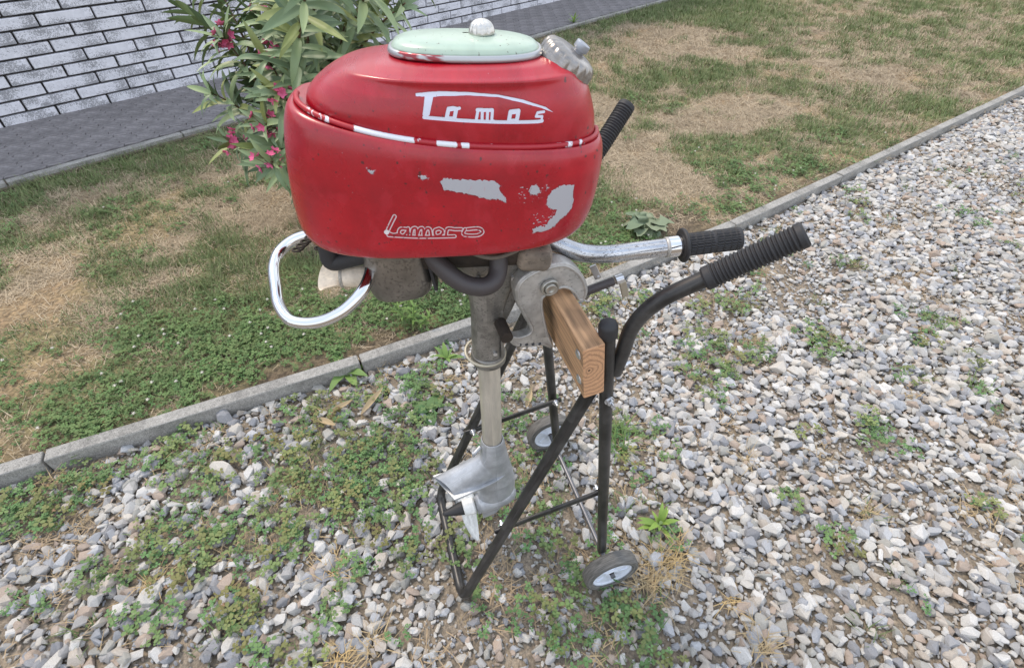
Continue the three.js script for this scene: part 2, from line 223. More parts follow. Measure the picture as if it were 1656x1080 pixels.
{
  const r = rng(11), variants = [];
  for (let k = 0; k < 14; k++) {
    const pts = [], sx = 1, sy = .5 + .35 * r(), sz = .6 + .35 * r(); const n = 11 + Math.floor(r() * 7);
    for (let i = 0; i < n; i++) { const q = V3(r() * 2 - 1, r() * 2 - 1, r() * 2 - 1).normalize().multiplyScalar(.82 + .2 * r()); pts.push(q.multiply(V3(sx, sy, sz)).multiplyScalar(.5)); }
    const g = new ConvexGeometry(pts); boxUV(g, 3); variants.push(boxUV(g, 3));
  }
  const stoneTex = dataTex(256, (i, j) => { const a = fbm(i / 12, j / 12, 101, 4, 21), v = Math.abs(fbm(i / 40, j / 20, 102, 3, 6) - .5), s = hash2(i, j, 4); let l = .86 + .18 * (a - .5) - (v < .02 ? .08 : 0) + (s > .95 ? -.08 : 0); return [l, l, l]; });
  const palette = [[.72, .69, .635], [.6, .585, .56], [.78, .755, .71], [.44, .45, .475], [.64, .57, .49], [.52, .505, .49], [.72, .67, .595], [.56, .45, .365], [.37, .37, .385], [.60, .61, .63], [.80, .78, .745], [.5, .485, .44]];
  const base = { map: stoneTex, bumpMap: stoneTex, roughness: .85 };
  const mats = palette.map((c) => new THREE.MeshStandardMaterial({ ...base, bumpScale: .002, color: rgb(...c) }));
  const list = [];
  const region = (x, z) => x < 4.8 && z < .35 && z > kerbZ(x) + .012;
  for (let n = 0; n < 235000; n++) {
    const x = -3.1 + 7.9 * r(), z = -4.8 + 5.15 * r(), q = r(), s0 = r(); if (!region(x, z)) continue;
    const gg = near(greenGravel, x, z, 1.9), soil = sstep(.56, .72, fbm(x * 3.2, z * 3.2, 111, 3));
    if (q < gg * .62 || (q < soil * .42)) continue;
    let s = .0145 + .037 * Math.pow(s0, 2.0); if (r() < .025) s *= 1.5; if (r() < .3) s = .007 + .008 * r();
    const fine = sstep(.5, .7, fbm(x * 2.3 + 7, z * 2.3, 113, 2)); s *= mix(1.1, .78, fine);
    list.push({ x, z, s, y: -.012 + s * (.12 + .22 * r()), v: Math.floor(r() * 14), c: Math.floor(Math.pow(r(), 1.05) * 12), e: [(r() - .5) * .9, r() * 6.28, (r() - .5) * .9], sc: [.85 + .45 * r(), .7 + .4 * r(), .8 + .3 * r()] });
  }
  for (const o of list) { const d = depthOf(V3(o.x, 0, o.z)), u = 828 + FPX * o.x / d, v = 540 + FPX * (CAM_H * cp + o.z * sp) / d; o.big = d > .2 && u > 0 && u < 1656 && v < 1080 ? o.s / d : 0; }
  list.sort((a, b) => b.big - a.big);
  const dummy = new THREE.Object3D(), groups = variants.map(() => []);
  const setD = (o, q) => { q.position.set(o.x, o.y, o.z); q.rotation.set(...o.e); q.scale.set(o.s * o.sc[0], o.s * o.sc[1], o.s * o.sc[2]); };
  list.forEach((o, n) => { if (n < 300) { const m = part(numbered('stone'), variants[o.v], mats[o.c], ground); setD(o, m); } else groups[o.v].push(o); });
  const loose = new THREE.Group(); loose.name = 'loose_gravel'; loose.userData = { kind: 'stuff', label: 'pale grey and white crushed stone gravel spread over the yard', category: 'gravel' }; scene.add(loose);
  groups.forEach((gr, k) => { const im = shadows(new THREE.InstancedMesh(variants[k], new THREE.MeshStandardMaterial({ ...base, bumpScale: .002 }), gr.length)); im.name = 'gravel_stones'; im.userData.kind = 'stuff'; gr.forEach((o, i) => { setD(o, dummy); dummy.updateMatrix(); im.setMatrixAt(i, dummy.matrix); const c = palette[o.c], j = .88 + .24 * hash2(i, k, 2); im.setColorAt(i, rgb(c[0] * j, c[1] * j, c[2] * j)); }); loose.add(im); });
}

// ------------------------------------------------------------------ low plants: grass, clover, weeds
function bladeGeo(parts) { // parts: list of {x,y,z, dir angle, len, width, lean, curl}
  const pos = [], nor = [], idx = [];
  for (const b of parts) {
    const c = Math.cos(b.a), s = Math.sin(b.a), N = 3, k0 = pos.length / 3;
    for (let i = 0; i <= N; i++) { const t = i / N, el = b.lean - b.curl * t, h = b.len * t; let px = b.x + c * b.len * (t * Math.cos(b.lean) + .25 * b.curl * t * t), py = b.y + Math.max(b.len * (t * Math.sin(b.lean) - .35 * b.curl * t * t), .001), pz = b.z + s * b.len * (t * Math.cos(b.lean) + .25 * b.curl * t * t); const w = b.width * (1 - .9 * t * t) / 2; pos.push(px - s * w, py, pz + c * w, px + s * w, py, pz - c * w); }
    for (let i = 0; i < N; i++) { const a = k0 + 2 * i; idx.push(a, a + 1, a + 3, a, a + 3, a + 2); }
  }
  const g = new THREE.BufferGeometry(); g.setAttribute('position', new THREE.Float32BufferAttribute(pos, 3)); g.setIndex(idx); g.computeVertexNormals(); return g;
}
function tuft(seed, n, spread, h0, h1, lean0, lean1, w) { const r = rng(seed), p = []; for (let k = 0; k < n; k++) { const a = r() * 6.28, q = spread * Math.sqrt(r()), a2 = r() * 6.28; p.push({ x: Math.cos(a) * q, y: -.002, z: Math.sin(a) * q, a: a2, len: mix(h0, h1, r()), width: w * (.7 + .6 * r()), lean: mix(lean0, lean1, r()), curl: .2 + .9 * r() }); } return bladeGeo(p); }
const leafMat = (o = {}) => new THREE.MeshPhysicalMaterial({ roughness: .8, side: THREE.DoubleSide, ...o });
const stuffGroup = (name, label, category) => { const g = new THREE.Group(); g.name = name; g.userData = { kind: 'stuff', label, category }; scene.add(g); return g; };
function scatter(parent, name, geos, mat, list) { // list of {x,y,z,s,ry,c,v,tilt}
  const by = geos.map(() => []), D = new THREE.Object3D(); for (const o of list) by[o.v % geos.length].push(o);
  by.forEach((l, k) => { if (!l.length) return; const im = shadows(new THREE.InstancedMesh(geos[k], mat, l.length)); im.name = name; im.userData.kind = 'stuff'; l.forEach((o, i) => { D.position.set(o.x, o.y, o.z); D.rotation.set(o.tx || 0, o.ry, o.tz || 0); D.scale.set(o.s, o.s * (o.sy || 1), o.s); D.updateMatrix(); im.setMatrixAt(i, D.matrix); im.setColorAt(i, rgb(...o.c)); }); parent.add(im); });
}
function cloverGeo(seed, n, spread, size, h) {
  const r = rng(seed), gs = [];
  const leaf = new THREE.BufferGeometry(); leaf.setAttribute('position', new THREE.Float32BufferAttribute([0, 0, 0, .5, .06, .42, 1.0, .1, .3, 1.05, .04, 0, 1.0, .1, -.3, .5, .06, -.42], 3)); leaf.setIndex([0, 2, 3, 0, 1, 2, 0, 3, 4, 0, 4, 5]); 
  for (let k = 0; k < n; k++) { const a = r() * 6.28, q = spread * Math.sqrt(r()), y = h * (.25 + .75 * r()), x = Math.cos(a) * q, z = Math.sin(a) * q, s = size * (.6 + .7 * r()), e = [(r() - .5) * .9, r() * 6.28, (r() - .5) * .9]; for (let m = 0; m < 3; m++) { const g = leaf.clone(); g.scale(s, s, s); g.rotateY(m * 2.094); g.rotateX(e[0]); g.rotateZ(e[2]); g.rotateY(e[1]); g.translate(x, y, z); gs.push(g); } }
  const g = mergeGeometries(gs); g.computeVertexNormals(); return g;
}
const inView = (x, z, m = 1) => Math.abs(x) < 1.2 * Math.abs(z) + 1.0 * m;
{
  const grassMat = leafMat({ roughness: .75 });
  const up = [1, 2, 3, 4].map((k) => tuft(200 + k, 20, .042, .025, .062, .6, 1.45, .0028)), lay = [1, 2, 3, 4].map((k) => tuft(220 + k, 28, .06, .025, .065, .05, .7, .0024)), clo = [1, 2, 3, 4].map((k) => cloverGeo(240 + k, 14, .04, .0085, .03));
  const r = rng(19), green = [], dry = [], clover = [], heads = [];
  for (let n = 0; n < 640000; n++) {
    const x = -11 + 23 * r(), z = -15 + 17 * r(), q = r(), q2 = r(), q3 = r(), q4 = r(), q5 = r(), q6 = r();
    const [pa, pb] = pathCoord(x, z); if (pb < PATH_EDGE + .01 || !inView(x, z)) continue; const zk = kerbZ(clamp(x, -5, 6)); if (z > zk - .065) continue;
    const dist = Math.hypot(x, z, CAM_H); const dens = Math.min(1, Math.pow(2.3 / dist, 1.25)); if (q > dens) continue;
    const [g, b] = lawnState(x, z); if (q2 < b * .93) continue;
    const scl = mix(.85, 1.5, sstep(2, 8, dist)); const y = LAWN_Y - .004;
    const closeness = sstep(.9, .15, zk - z) ; // clover grows near the kerb
    if (q3 < g * .9) {
      const cl = clamp(closeness * .75 + .25 * sstep(.5, .6, fbm(x * 2, z * 2, 131, 2)), 0, 1) * sstep(5, 3, dist);
      const t = .75 + .5 * q4;
      if (q5 < cl) { clover.push({ x, y, z, s: 1.0 * scl * (.8 + .5 * q6), ry: q4 * 6.28, c: [.08 * t + .03 * q6, .165 * t, .05 * t], v: n }); if (q6 < .06) heads.push({ x, y: y + .028, z, s: 1, ry: q4 * 6, c: [.66, .62, .54], v: n }); }
      else { const yl = q6 * .5; green.push({ x, y, z, s: scl * (.75 + .5 * q5), sy: .9, ry: q4 * 6.28, c: [mix(.115, .25, yl) * t, mix(.175, .24, yl) * t, mix(.06, .11, yl) * t], v: n, tx: (q6 - .5) * .4 }); }
    } else { const t = .7 + .55 * q4, k = q6; dry.push({ x, y, z, s: scl * (.8 + .5 * q5), ry: q4 * 6.28, c: [mix(.5, .32, k) * t, mix(.405, .25, k) * t, mix(.28, .16, k) * t], v: n }); }
  }
  const G = stuffGroup('lawn_grass', 'patchy green and straw coloured lawn grass', 'grass');
  scatter(G, 'green_grass', up, grassMat, green); scatter(G, 'dry_grass', lay, grassMat, dry);
  const K = stuffGroup('lawn_clover', 'low clover with white flower heads in the lawn', 'clover'); scatter(K, 'clover_leaves', clo, grassMat, clover);
  const head = mergeGeometries([0, 1, 2, 3, 4, 5, 6, 7, 8, 9, 10, 11].map((k) => { const t = new THREE.ConeGeometry(.0022, .009, 4); t.translate(0, .0045, 0); t.rotateX(.3 + 1.1 * hash2(k, 1)); t.rotateY(k * 2.4); return t; }));
  scatter(K, 'clover_heads', [head], leafMat({ roughness: .9 }), heads);

  // green cover between the stones
  const cl2 = [], gr2 = [], hd2 = [], dr2 = [];
  for (let n = 0; n < 60000; n++) {
    const x = -3 + 6.4 * r(), z = -3.4 + 3.6 * r(), q = r(), q2 = r(), q3 = r(), q4 = r(), q5 = r(); if (z < kerbZ(x) + .02) continue;
    const g = near(greenGravel, x, z, 1.9); const stray = sstep(.6, .75, fbm(x * 4, z * 4, 141, 3));
    if (q < g * .25 + stray * .03 + .002) {
      const t = .75 + .5 * q4;
      if (q2 < .66) { cl2.push({ x, y: -.004, z, s: .8 + .6 * q5, ry: q3 * 6.28, c: [.09 * t + .09 * q5 * q5 * q5, .18 * t, .06 * t], v: n }); if (q5 > .9) hd2.push({ x, y: .022, z, s: 1, ry: q3, c: q4 < .6 ? [.34, .22, .13] : [.6, .56, .46], v: n }); }
      else if (q2 < .84) gr2.push({ x, y: -.004, z, s: .6 + .5 * q5, ry: q3 * 6.28, c: [.13 * t, .19 * t, .06 * t], v: n }); else dr2.push({ x, y: 0, z, s: .6 + .5 * q5, ry: q3 * 6.28, c: [.36 * t, .27 * t, .15 * t], v: n });
    }
    else if (q > .965 && fbm(x * 3.2, z * 3.2, 111, 3) > .55) dr2.push({ x, y: 0, z, s: .5 + .6 * q5, ry: q3 * 6.28, c: [.34, .25, .15], v: n });
  }
  const Y = stuffGroup('ground_cover', 'clover and fine grass growing through the gravel', 'ground cover');
  scatter(Y, 'clover_leaves', clo, grassMat, cl2); scatter(Y, 'green_grass', up, grassMat, gr2); scatter(Y, 'dry_grass', lay, grassMat, dr2); scatter(Y, 'clover_heads', [head], leafMat({ roughness: .9 }), hd2);
}
// ------------------------------------------------------------------ shared materials of the metal things
const speck = (seed, base, dark, amt, tintc = [1, 1, 1], f = 1, lo = .62, sf = 3) => dataTex(512, (i, j) => { const a = fbm(i / 20 * f, j / 20 * f, seed, 5, f === 1 ? 25 : 0), s = fbm(i / sf, j / sf, seed + 1, 3, 0), c = fbm(i / 90, j / 90, seed + 2, 3, 0); let l = base + .22 * (c - .5) + .14 * (a - .5); const p = sstep(lo, lo + (sf > 3 ? .22 : .12), s * .7 + a * .3) * amt; l = mix(l, dark, p); return [l * tintc[0], l * tintc[1], l * tintc[2]]; });
const castTex = speck(301, .6, .4, .6, [1, .985, .96], 1, .52, 7);
const castMat = new THREE.MeshStandardMaterial({ map: castTex, color: rgb(.78, .77, .75), bumpMap: castTex, bumpScale: .0004, metalness: .6, roughness: .42 });
const bracketTex = speck(311, .68, .46, .5, [1, .985, .955], 1, .56, 12);
const bracketMat = new THREE.MeshStandardMaterial({ map: bracketTex, bumpMap: bracketTex, bumpScale: .0005, metalness: .4, roughness: .45 });
const dirtyTex = speck(321, .47, .25, .6, [1.05, .96, .86], 1, .55, 9);
const dirtyMat = new THREE.MeshStandardMaterial({ map: dirtyTex, bumpMap: dirtyTex, bumpScale: .001, metalness: .25, roughness: .7 });
const blackPaintTex = speck(331, .2, .13, .3, [1, .98, .96]);
const blackPaint = new THREE.MeshStandardMaterial({ map: blackPaintTex, metalness: .15, roughness: .38 });
const blackRubber = new THREE.MeshStandardMaterial({ color: rgb(.022, .022, .024), roughness: .62 });
const brownRubber = new THREE.MeshStandardMaterial({ color: rgb(.05, .042, .042), roughness: .5 });
const darkCast = new THREE.MeshStandardMaterial({ map: dirtyTex, color: rgb(.16, .14, .13), metalness: .2, roughness: .75 });
const zinc = new THREE.MeshStandardMaterial({ color: rgb(.62, .63, .65), metalness: .9, roughness: .3 });
const chrome = new THREE.MeshStandardMaterial({ color: rgb(.68, .68, .69), metalness: 1, roughness: .1 });
const pitTex = speck(341, .74, .16, 1, [.97, .98, 1.0]);
const pitRough = dataTex(512, (i, j) => { const a = fbm(i / 20, j / 20, 341, 5, 25), s = fbm(i / 3, j / 3, 342, 2, 0); const p = sstep(.54, .72, s * .7 + a * .3); return [0, .2 + .5 * p, 0]; }, false);
const pittedChrome = new THREE.MeshStandardMaterial({ map: pitTex, roughnessMap: pitRough, metalness: .92, roughness: 1 });
const greyAlu = new THREE.MeshStandardMaterial({ map: speck(351, .68, .5, .3, [.985, 1, 1.02]), metalness: .35, roughness: .36 });

// ------------------------------------------------------------------ trolley
{
  const g = thing('motor_trolley', 'black tubular steel outboard trolley with wooden crossbeam and two white wheels', 'trolley', null, FT);
  const R = .0122, ZN = -.07, ZF = -.40, post = [V3(.002, .068, 0), V3(-.098, .898, 0)];
  const lean = Math.atan2(post[1].x - post[0].x, post[1].y - post[0].y); // negative: top leans to -x
  for (const z of [ZN, ZF]) {
    const a = post[0].clone().setZ(z), b = post[1].clone().setZ(z);
    part('post', boxUV(rod(a, b, R, 20), 3), blackPaint, g);
    part('post_cap', lathe([[0, .016], [.008, .0155], [.0135, .012], [.0152, .006], [.0152, -.006], [.0142, -.014], [.0124, -.016]], 24, axisTo(b.clone(), b.clone().sub(a))), blackRubber, g);
  }
  // one bent tube: down the near diagonal, along the foot on the ground, up the far diagonal
  const dN = [V3(-.088, .76, ZN - .021), V3(-.382, .013, -.079)], dF = [V3(-.382, .013, -.391), V3(-.088, .76, ZF + .021)];
  const U = resample(fillet([dN[0], dN[1], dF[0], dF[1]], .045, 9), 130);
  part('foot_frame', boxUV(sweep(U, .0125, 18), 3), blackPaint, g);
  const cross = (z) => [V3(-.024, .347, z), V3(-.276, .307, z)];
  for (const [z, s] of [[ZN - .021, 1], [ZF + .021, -1]]) {
    const [a, b] = cross(z); const m = a.clone().lerp(b, .5), d = b.clone().sub(a), bg = boxUV(new RoundedBoxGeometry(d.length() + .02, .017, .007, 2, .003), 3); bg.rotateZ(Math.atan2(-d.y, -d.x)); bg.translate(m.x, m.y, m.z - s * .002);
    part('cross_strut', bg, blackPaint, g);
  }
  const bolt = (p, dir, n = 'bolt', hl = .006, r = .0068) => { const m = axisTo(p, dir); const hex = new THREE.CylinderGeometry(r, r, hl, 6).translate(0, hl / 2 + .0015, 0), wash = new THREE.CylinderGeometry(r * 1.35, r * 1.35, .0016, 18).translate(0, .0008, 0), tip = new THREE.CylinderGeometry(r * .5, r * .5, .007, 12).translate(0, hl + .005, 0); return part(n, plain([hex, wash, tip]).applyMatrix4(m), zinc, g); };
  const pp = (y, z) => V3(mix(post[0].x, post[1].x, (y - post[0].y) / (post[1].y - post[0].y)), y, z);
  bolt(pp(.737, ZN + R), V3(0, 0, 1)); bolt(pp(.345, ZF + .021 + .004), V3(0, 0, 1)); bolt(pp(.737, ZF + .034), V3(0, 0, 1));
  bolt(V3(-.265, .309, ZF + .026), V3(0, 0, 1)); bolt(V3(-.265, .309, ZN - .028), V3(0, 0, -1)); bolt(pp(.345, ZN - .028), V3(0, 0, -1));
  // wooden beam, fixed to the left of the posts
  const woodTex = (() => {
    const cv = document.createElement('canvas'); cv.width = 1024; cv.height = 512; const c = cv.getContext('2d'), im = c.createImageData(1024, 512), d = im.data;
    for (let j = 0; j < 512; j++) for (let i = 0; i < 1024; i++) {
      let q; if (i < 768) { const y = j / 512, x = i / 768; const w = y * 9 + 1.6 * fbm(x * 1.6, y * 3, 401, 3) + .5 * fbm(x * 5, y * 16, 404, 2); const gr = .5 + .5 * Math.sin(w * 6.28), f = fbm(x * 6, y * 150, 402, 3); const st = sstep(.52, .75, fbm(x * 5, y * 4, 403, 4)); const k = .84 + .12 * gr - .22 * (f - .5) - .2 * st; q = [206 * k, 163 * k, 122 * k]; const kx = (x - .63) * 12, ky = (y - .35) * 18, kn = kx * kx + ky * ky; if (kn < 1) { q = q.map((v) => v * (.68 + .32 * kn)); } }
      else { const x = (i - 768) / 256 - .28, y = (j / 512 - .42) * 3.0; const rr = Math.hypot(x * 1.1, y) + .04 * fbm(x * 5, y * 5, 405, 3); const gr = Math.pow(.5 + .5 * Math.sin(rr * 27 + 7 * fbm(x * 2, y * 2, 408, 3)), 3), ang = Math.atan2(y, x); const f = fbm(i / 3, j / 3, 406, 2); let k = .93 - .18 * gr - .3 * (f - .5); if (rr < .08) k *= .5; if (Math.abs(Math.sin(ang * 1.5 + .3)) < .03 && rr < .5) k *= .75; q = [206 * k, 158 * k, 118 * k]; }
      const k = (j * 1024 + i) * 4; d[k] = q[0]; d[k + 1] = q[1]; d[k + 2] = q[2]; d[k + 3] = 255;
    }
    c.putImageData(im, 0, 0); return canvasTex(cv);
  })();
  const BW = .037, BH = .117, Z0 = -.052, Z1 = -.424;
  const bg = new RoundedBoxGeometry(BW, BH, Z0 - Z1, 2, .003).toNonIndexed(); { const p = bg.attributes.position, n = bg.attributes.normal, uv = bg.attributes.uv; for (let i = 0; i < p.count; i++) { const x = p.getX(i), y = p.getY(i), z = p.getZ(i); if (Math.abs(n.getZ(i)) > .6) uv.setXY(i, .755 + .24 * clamp(x / BW + .5, .01, .99), clamp(y / BH + .5, .01, .99)); else { const k = Math.abs(n.getX(i)) > .6 ? y / BH + .5 : .08 + .28 * (x / BW + .5); uv.setXY(i, .01 + .73 * clamp((z - Z1 + (Z1 + Z0) / 2 + 0) / (Z0 - Z1) + 0, 0, 1), k); } } uv.needsUpdate = true; }
  { const p = bg.attributes.position, uv = bg.attributes.uv, n = bg.attributes.normal; for (let i = 0; i < p.count; i++) if (Math.abs(n.getZ(i)) <= .6) uv.setX(i, .01 + .73 * (p.getZ(i) / (Z0 - Z1) + .5)); }
  bg.rotateZ(-lean * 1); bg.translate(-.1205, .827, (Z0 + Z1) / 2);
  part('crossbeam', bg, new THREE.MeshStandardMaterial({ map: woodTex, bumpMap: woodTex, bumpScale: .0006, roughness: .75 }), g);
  // beam bolts: round heads on the left face, nuts on the right of the posts
  const ex = V3(Math.cos(-lean), Math.sin(-lean), 0), bc = V3(-.1205, .827, 0);
  for (const z of [ZN, ZF]) for (const dy of [.033, -.027]) { const ey = V3(-Math.sin(-lean), Math.cos(-lean), 0), c = bc.clone().addScaledVector(ey, dy).setZ(z); const hp = c.clone().addScaledVector(ex, -BW / 2); part('bolt_head', lathe([[0, .003], [.006, .0025], [.009, .0004], [.0092, -.001]], 20, axisTo(hp, ex.clone().negate())), zinc, g); bolt(c.clone().addScaledVector(ex, BW / 2 + 2 * R + .001 + .014), ex, 'nut', .007, .0072); }
  // handles splay outward; ribbed rubber sleeves
  const ribbed = (t, n) => .0165 + .0011 * Math.sign(Math.sin(t * n * 6.283));
  for (const s of [1, -1]) {
    const z = (d) => s > 0 ? ZN + d : ZF - d;
    const path = [V3(-.0695, .792, z(-.002)), V3(-.0645, .835, z(0)), V3(-.0555, .893, z(.0)), V3(-.031, .943, z(.011)), V3(.0368, 1.0024, z(.04)), V3(.112, 1.073, z(.08))];
    const pts = resample(smooth(path, 90), 90), k0 = 57, sleeve = resample(pts.slice(k0), 110), hpts = pts.slice(0, k0 + 6);
    const h = part('handle', boxUV(sweep(hpts, .0122, 18), 3), blackPaint, g);
    part('grip', sweep(sleeve, (t) => t < .015 || t > .985 ? .0155 : t < .1 || t > .93 ? .0172 : ribbed(t, 25), 22), blackRubber, h);
  }
  // axle and wheels
  const wheelY = .0705;
  part('axle', rod(V3(0, wheelY, .006), V3(0, wheelY, -.478), .0062, 14), new THREE.MeshStandardMaterial({ color: rgb(.16, .16, .17), metalness: .6, roughness: .4 }), g);
  const tyreTex = dataTex(256, (i, j) => { const a = fbm(i / 10, j / 10, 421, 4, 25), s = fbm(i / 40, j / 2, 422, 2, 6); const l = .33 + .24 * (a - .4) + .2 * (s - .5); return [l * 1.02, l, l * .96]; });
  const tyreMat = new THREE.MeshStandardMaterial({ map: tyreTex, roughness: .85 }), rimMat = new THREE.MeshStandardMaterial({ map: speck(431, .86, .7, .25, [.95, .98, 1.03]), roughness: .5 });
  for (const [zc] of [[-.014], [-.467]]) {
    const w = new THREE.Group(); w.name = 'wheel'; g.add(w); w.position.set(0, wheelY, zc);
    const m = axisTo(V3(0, 0, 0), V3(0, 0, 1)), prof = [[.056, -.0165], [.066, -.018], [.0715, -.0165]]; for (let k = 0; k <= 12; k++) { const t = -.0145 + .029 * k / 12; prof.push([.0745 + (k % 2 ? -.0013 : 0) - .0014 * Math.pow(t / .0145, 2), t]); } prof.push([.0715, .0165], [.066, .018], [.056, .0165], [.055, .012]);
    part('tyre', lathe(prof, 64, m), tyreMat, w);
    part('rim', lathe([[.007, .0085], [.012, .0085], [.0135, .0115], [.018, .0115], [.021, .007], [.045, .006], [.05, .011], [.0565, .0155], [.0565, -.0155], [.05, -.011], [.045, -.006], [.021, -.007], [.018, -.0115], [.0135, -.0115], [.012, -.0085], [.007, -.0085]], 48, m), rimMat, w);
    part('hub', lathe([[0, .0135], [.005, .0135], [.0062, .012], [.0068, -.0135], [0, -.0135]], 20, m), darkCast, w);
    for (let k = 0; k < 5; k++) { const sp_ = new RoundedBoxGeometry(.026, .003, .004, 1, .001); sp_.translate(.033, 0, .0075); sp_.rotateZ(k * 1.2566); part('rib', sp_, rimMat, w); }
  }
}

// ------------------------------------------------------------------ outboard motor
{
  const g = thing('outboard_motor', 'old chipped red outboard motor clamped on the wooden beam of the trolley', 'outboard motor', null, FM);
  const seam = (x) => 1.1645 - .09 * x + (x < 0 ? .42 * x * x : 0), NX = 2.5;
  const ringPt = (a, xL, xR, hw, n = NX) => { const c = Math.cos(a), s = Math.sin(a), xc = (xL + xR) / 2, A = (xR - xL) / 2; return [xc + A * Math.sign(c) * Math.pow(Math.abs(c), 2 / n), hw * Math.sign(s) * Math.pow(Math.abs(s), 2 / n)]; };
  const angles = (N) => [...Array(N)].map((_, i) => { const t = i / N * 2 * Math.PI; return t - .22 * Math.sin(2 * t) * -1 * 0; });
  function shell(levels, N, yOf, n = NX, sub = 3) { // levels: [v, xL, xR, hw]
    const cr = [0, 1, 2, 3].map((k) => new THREE.CatmullRomCurve3(levels.map((l, i) => V3(i, l[k], 0)), false, 'catmullrom', .35));
    const M = (levels.length - 1) * sub, A = angles(N);
    const rows = []; for (let j = 0; j <= M; j++) rows.push(cr.map((c) => c.getPoint(j / M).y));
    return gridGeo(N, M, (i, j) => { const l = rows[j], [x, z] = ringPt(A[i], l[1], l[2], l[3], n); return [x, yOf(l[0], x, z), z]; }, true);
  }
  const capFan = (N, l, y, n = NX) => { const A = angles(N), pos = [], xc = (l[1] + l[2]) / 2; for (let i = 0; i < N; i++) { const [x, z] = ringPt(A[i], l[1], l[2], l[3], n), [x2, z2] = ringPt(A[(i + 1) % N], l[1], l[2], l[3], n); pos.push(xc, y(xc), 0, x2, y(x2), z2, x, y(x), z); } const q = new THREE.BufferGeometry(); q.setAttribute('position', new THREE.Float32BufferAttribute(pos, 3)); q.computeVertexNormals(); return q; };
  // paint: red with chips, worn raised lettering
  const W = 2048, Hc = 1024, W2 = 2048, X0 = -.3, X1 = .2, Y0 = .99, Y1 = 1.27;
  const cT = (x, y) => [(x - X0) / (X1 - X0) * W, (1 - (y - Y0) / (Y1 - Y0)) * Hc];
  const pT = (u, v, z = .1) => { const p = mot(u, v, z); return cT(p.x, p.y); };
  function drawPaint(mode) { // 0 colour, 1 height, 2 roughness
    const cv = document.createElement('canvas'); cv.width = cv.height = mode ? 1024 : 2048; const c = cv.getContext('2d'); if (mode) c.scale(.5, .5);
    const col = (a, b, r) => [a, b, r][mode];
    if (mode === 0) {
      const c2 = document.createElement('canvas'); c2.width = c2.height = 1024; const x2 = c2.getContext('2d'), im = x2.createImageData(1024, 1024), d = im.data;
      for (let j = 0; j < 1024; j++) for (let i = 0; i < 1024; i++) { const a = fbm(i / 70, j / 70, 501, 4), f = fbm(i / 4, j / 4, 502, 2), w = fbm(i / 240, j / 30, 505, 2); let k = 1 + .2 * (a - .5) + .07 * (f - .5) + .12 * (w - .5); let q = [158 * k, 10 * k + 6 * a, 31 * k]; const fade = sstep(.6, .75, fbm(i / 46 + 3, j / 60, 509, 4)); q = [mix(q[0], 178, fade * .35), mix(q[1], 44, fade * .35), mix(q[2], 56, fade * .35)]; const rust = sstep(.755, .81, fbm(i / 12, j / 12, 503, 3) * .8 + .2 * a); if (rust > 0) q = [mix(q[0], 72, rust * .8), mix(q[1], 38, rust * .8), mix(q[2], 36, rust * .8)]; const m = (j * 1024 + i) * 4; d[m] = q[0]; d[m + 1] = q[1]; d[m + 2] = q[2]; d[m + 3] = 255; }
      x2.putImageData(im, 0, 0); c.drawImage(c2, 0, 0, 2048, 2048);
    } else { c.fillStyle = mode === 1 ? '#808080' : '#004c00'; c.fillRect(0, 0, 2048, 2048); const c2 = document.createElement('canvas'); c2.width = c2.height = 256; const x2 = c2.getContext('2d'), im = x2.createImageData(256, 256), d = im.data; for (let j = 0; j < 256; j++) for (let i = 0; i < 256; i++) { const a = fbm(i / 22, j / 22, 521, 3) - .5, f = fbm(i / 5, j / 5, 522, 2) - .5, m = (j * 256 + i) * 4; if (mode === 1) { d[m] = d[m + 1] = d[m + 2] = 128 + 60 * a + 5 * f; } else { d[m] = d[m + 2] = 0; d[m + 1] = 76 + 70 * a + 40 * f; } d[m + 3] = 255; } x2.putImageData(im, 0, 0); c.drawImage(c2, 0, 0, 2048, 2048); }
    c.lineJoin = c.lineCap = 'round'; const r = rng(77);
    const poly = (pts, fill, z = .1, rough = 0) => { c.fillStyle = fill; c.beginPath(); let prev = null, first = true; const P = pts.map(([u, v]) => pT(u, v, z)); for (let i = 0; i < P.length; i++) { const a = P[i], b = P[(i + 1) % P.length], n = rough ? 8 : 1; for (let k = 0; k < n; k++) { const t = k / n, j = rough && k ? rough : 0; const x = mix(a[0], b[0], t) + (r() - .5) * j * 2, y = mix(a[1], b[1], t) + (r() - .5) * j * 3; first ? c.moveTo(x, y) : c.lineTo(x, y); first = false; } } c.closePath(); c.fill(); };
    const stroke = (pts, w, style, z = .1) => { c.strokeStyle = style; c.lineWidth = w; c.beginPath(); pts.forEach(([u, v], i) => { const [x, y] = pT(u, v, z); i ? c.lineTo(x, y) : c.moveTo(x, y); }); c.stroke(); };
    const prim = col('#a9a9ae', '#4c4c4c', '#009800');
    // bare patches
    const bits = [[[712, 291], [718, 285], [740, 287], [772, 288], [800, 290], [809, 297], [806, 303], [812, 311], [818, 318], [818, 325], [812, 322], [806, 319], [790, 319], [760, 311], [735, 306], [717, 303]],
      [[858, 301], [866, 298], [872, 303], [874, 309], [868, 315], [858, 314], [855, 308]],
      [[896, 309], [912, 304], [932, 307], [930, 322], [931, 334], [928, 346], [918, 356], [908, 361], [897, 371], [885, 376], [862, 377], [861, 370], [872, 367], [882, 369], [890, 358], [899, 351], [902, 343], [891, 340], [884, 332], [886, 320]],
      [[676, 281], [688, 281], [692, 285], [683, 287]], [[592, 271], [600, 275], [606, 274], [603, 280], [597, 278]], [[884, 300], [888, 305], [883, 309], [885, 304]]];
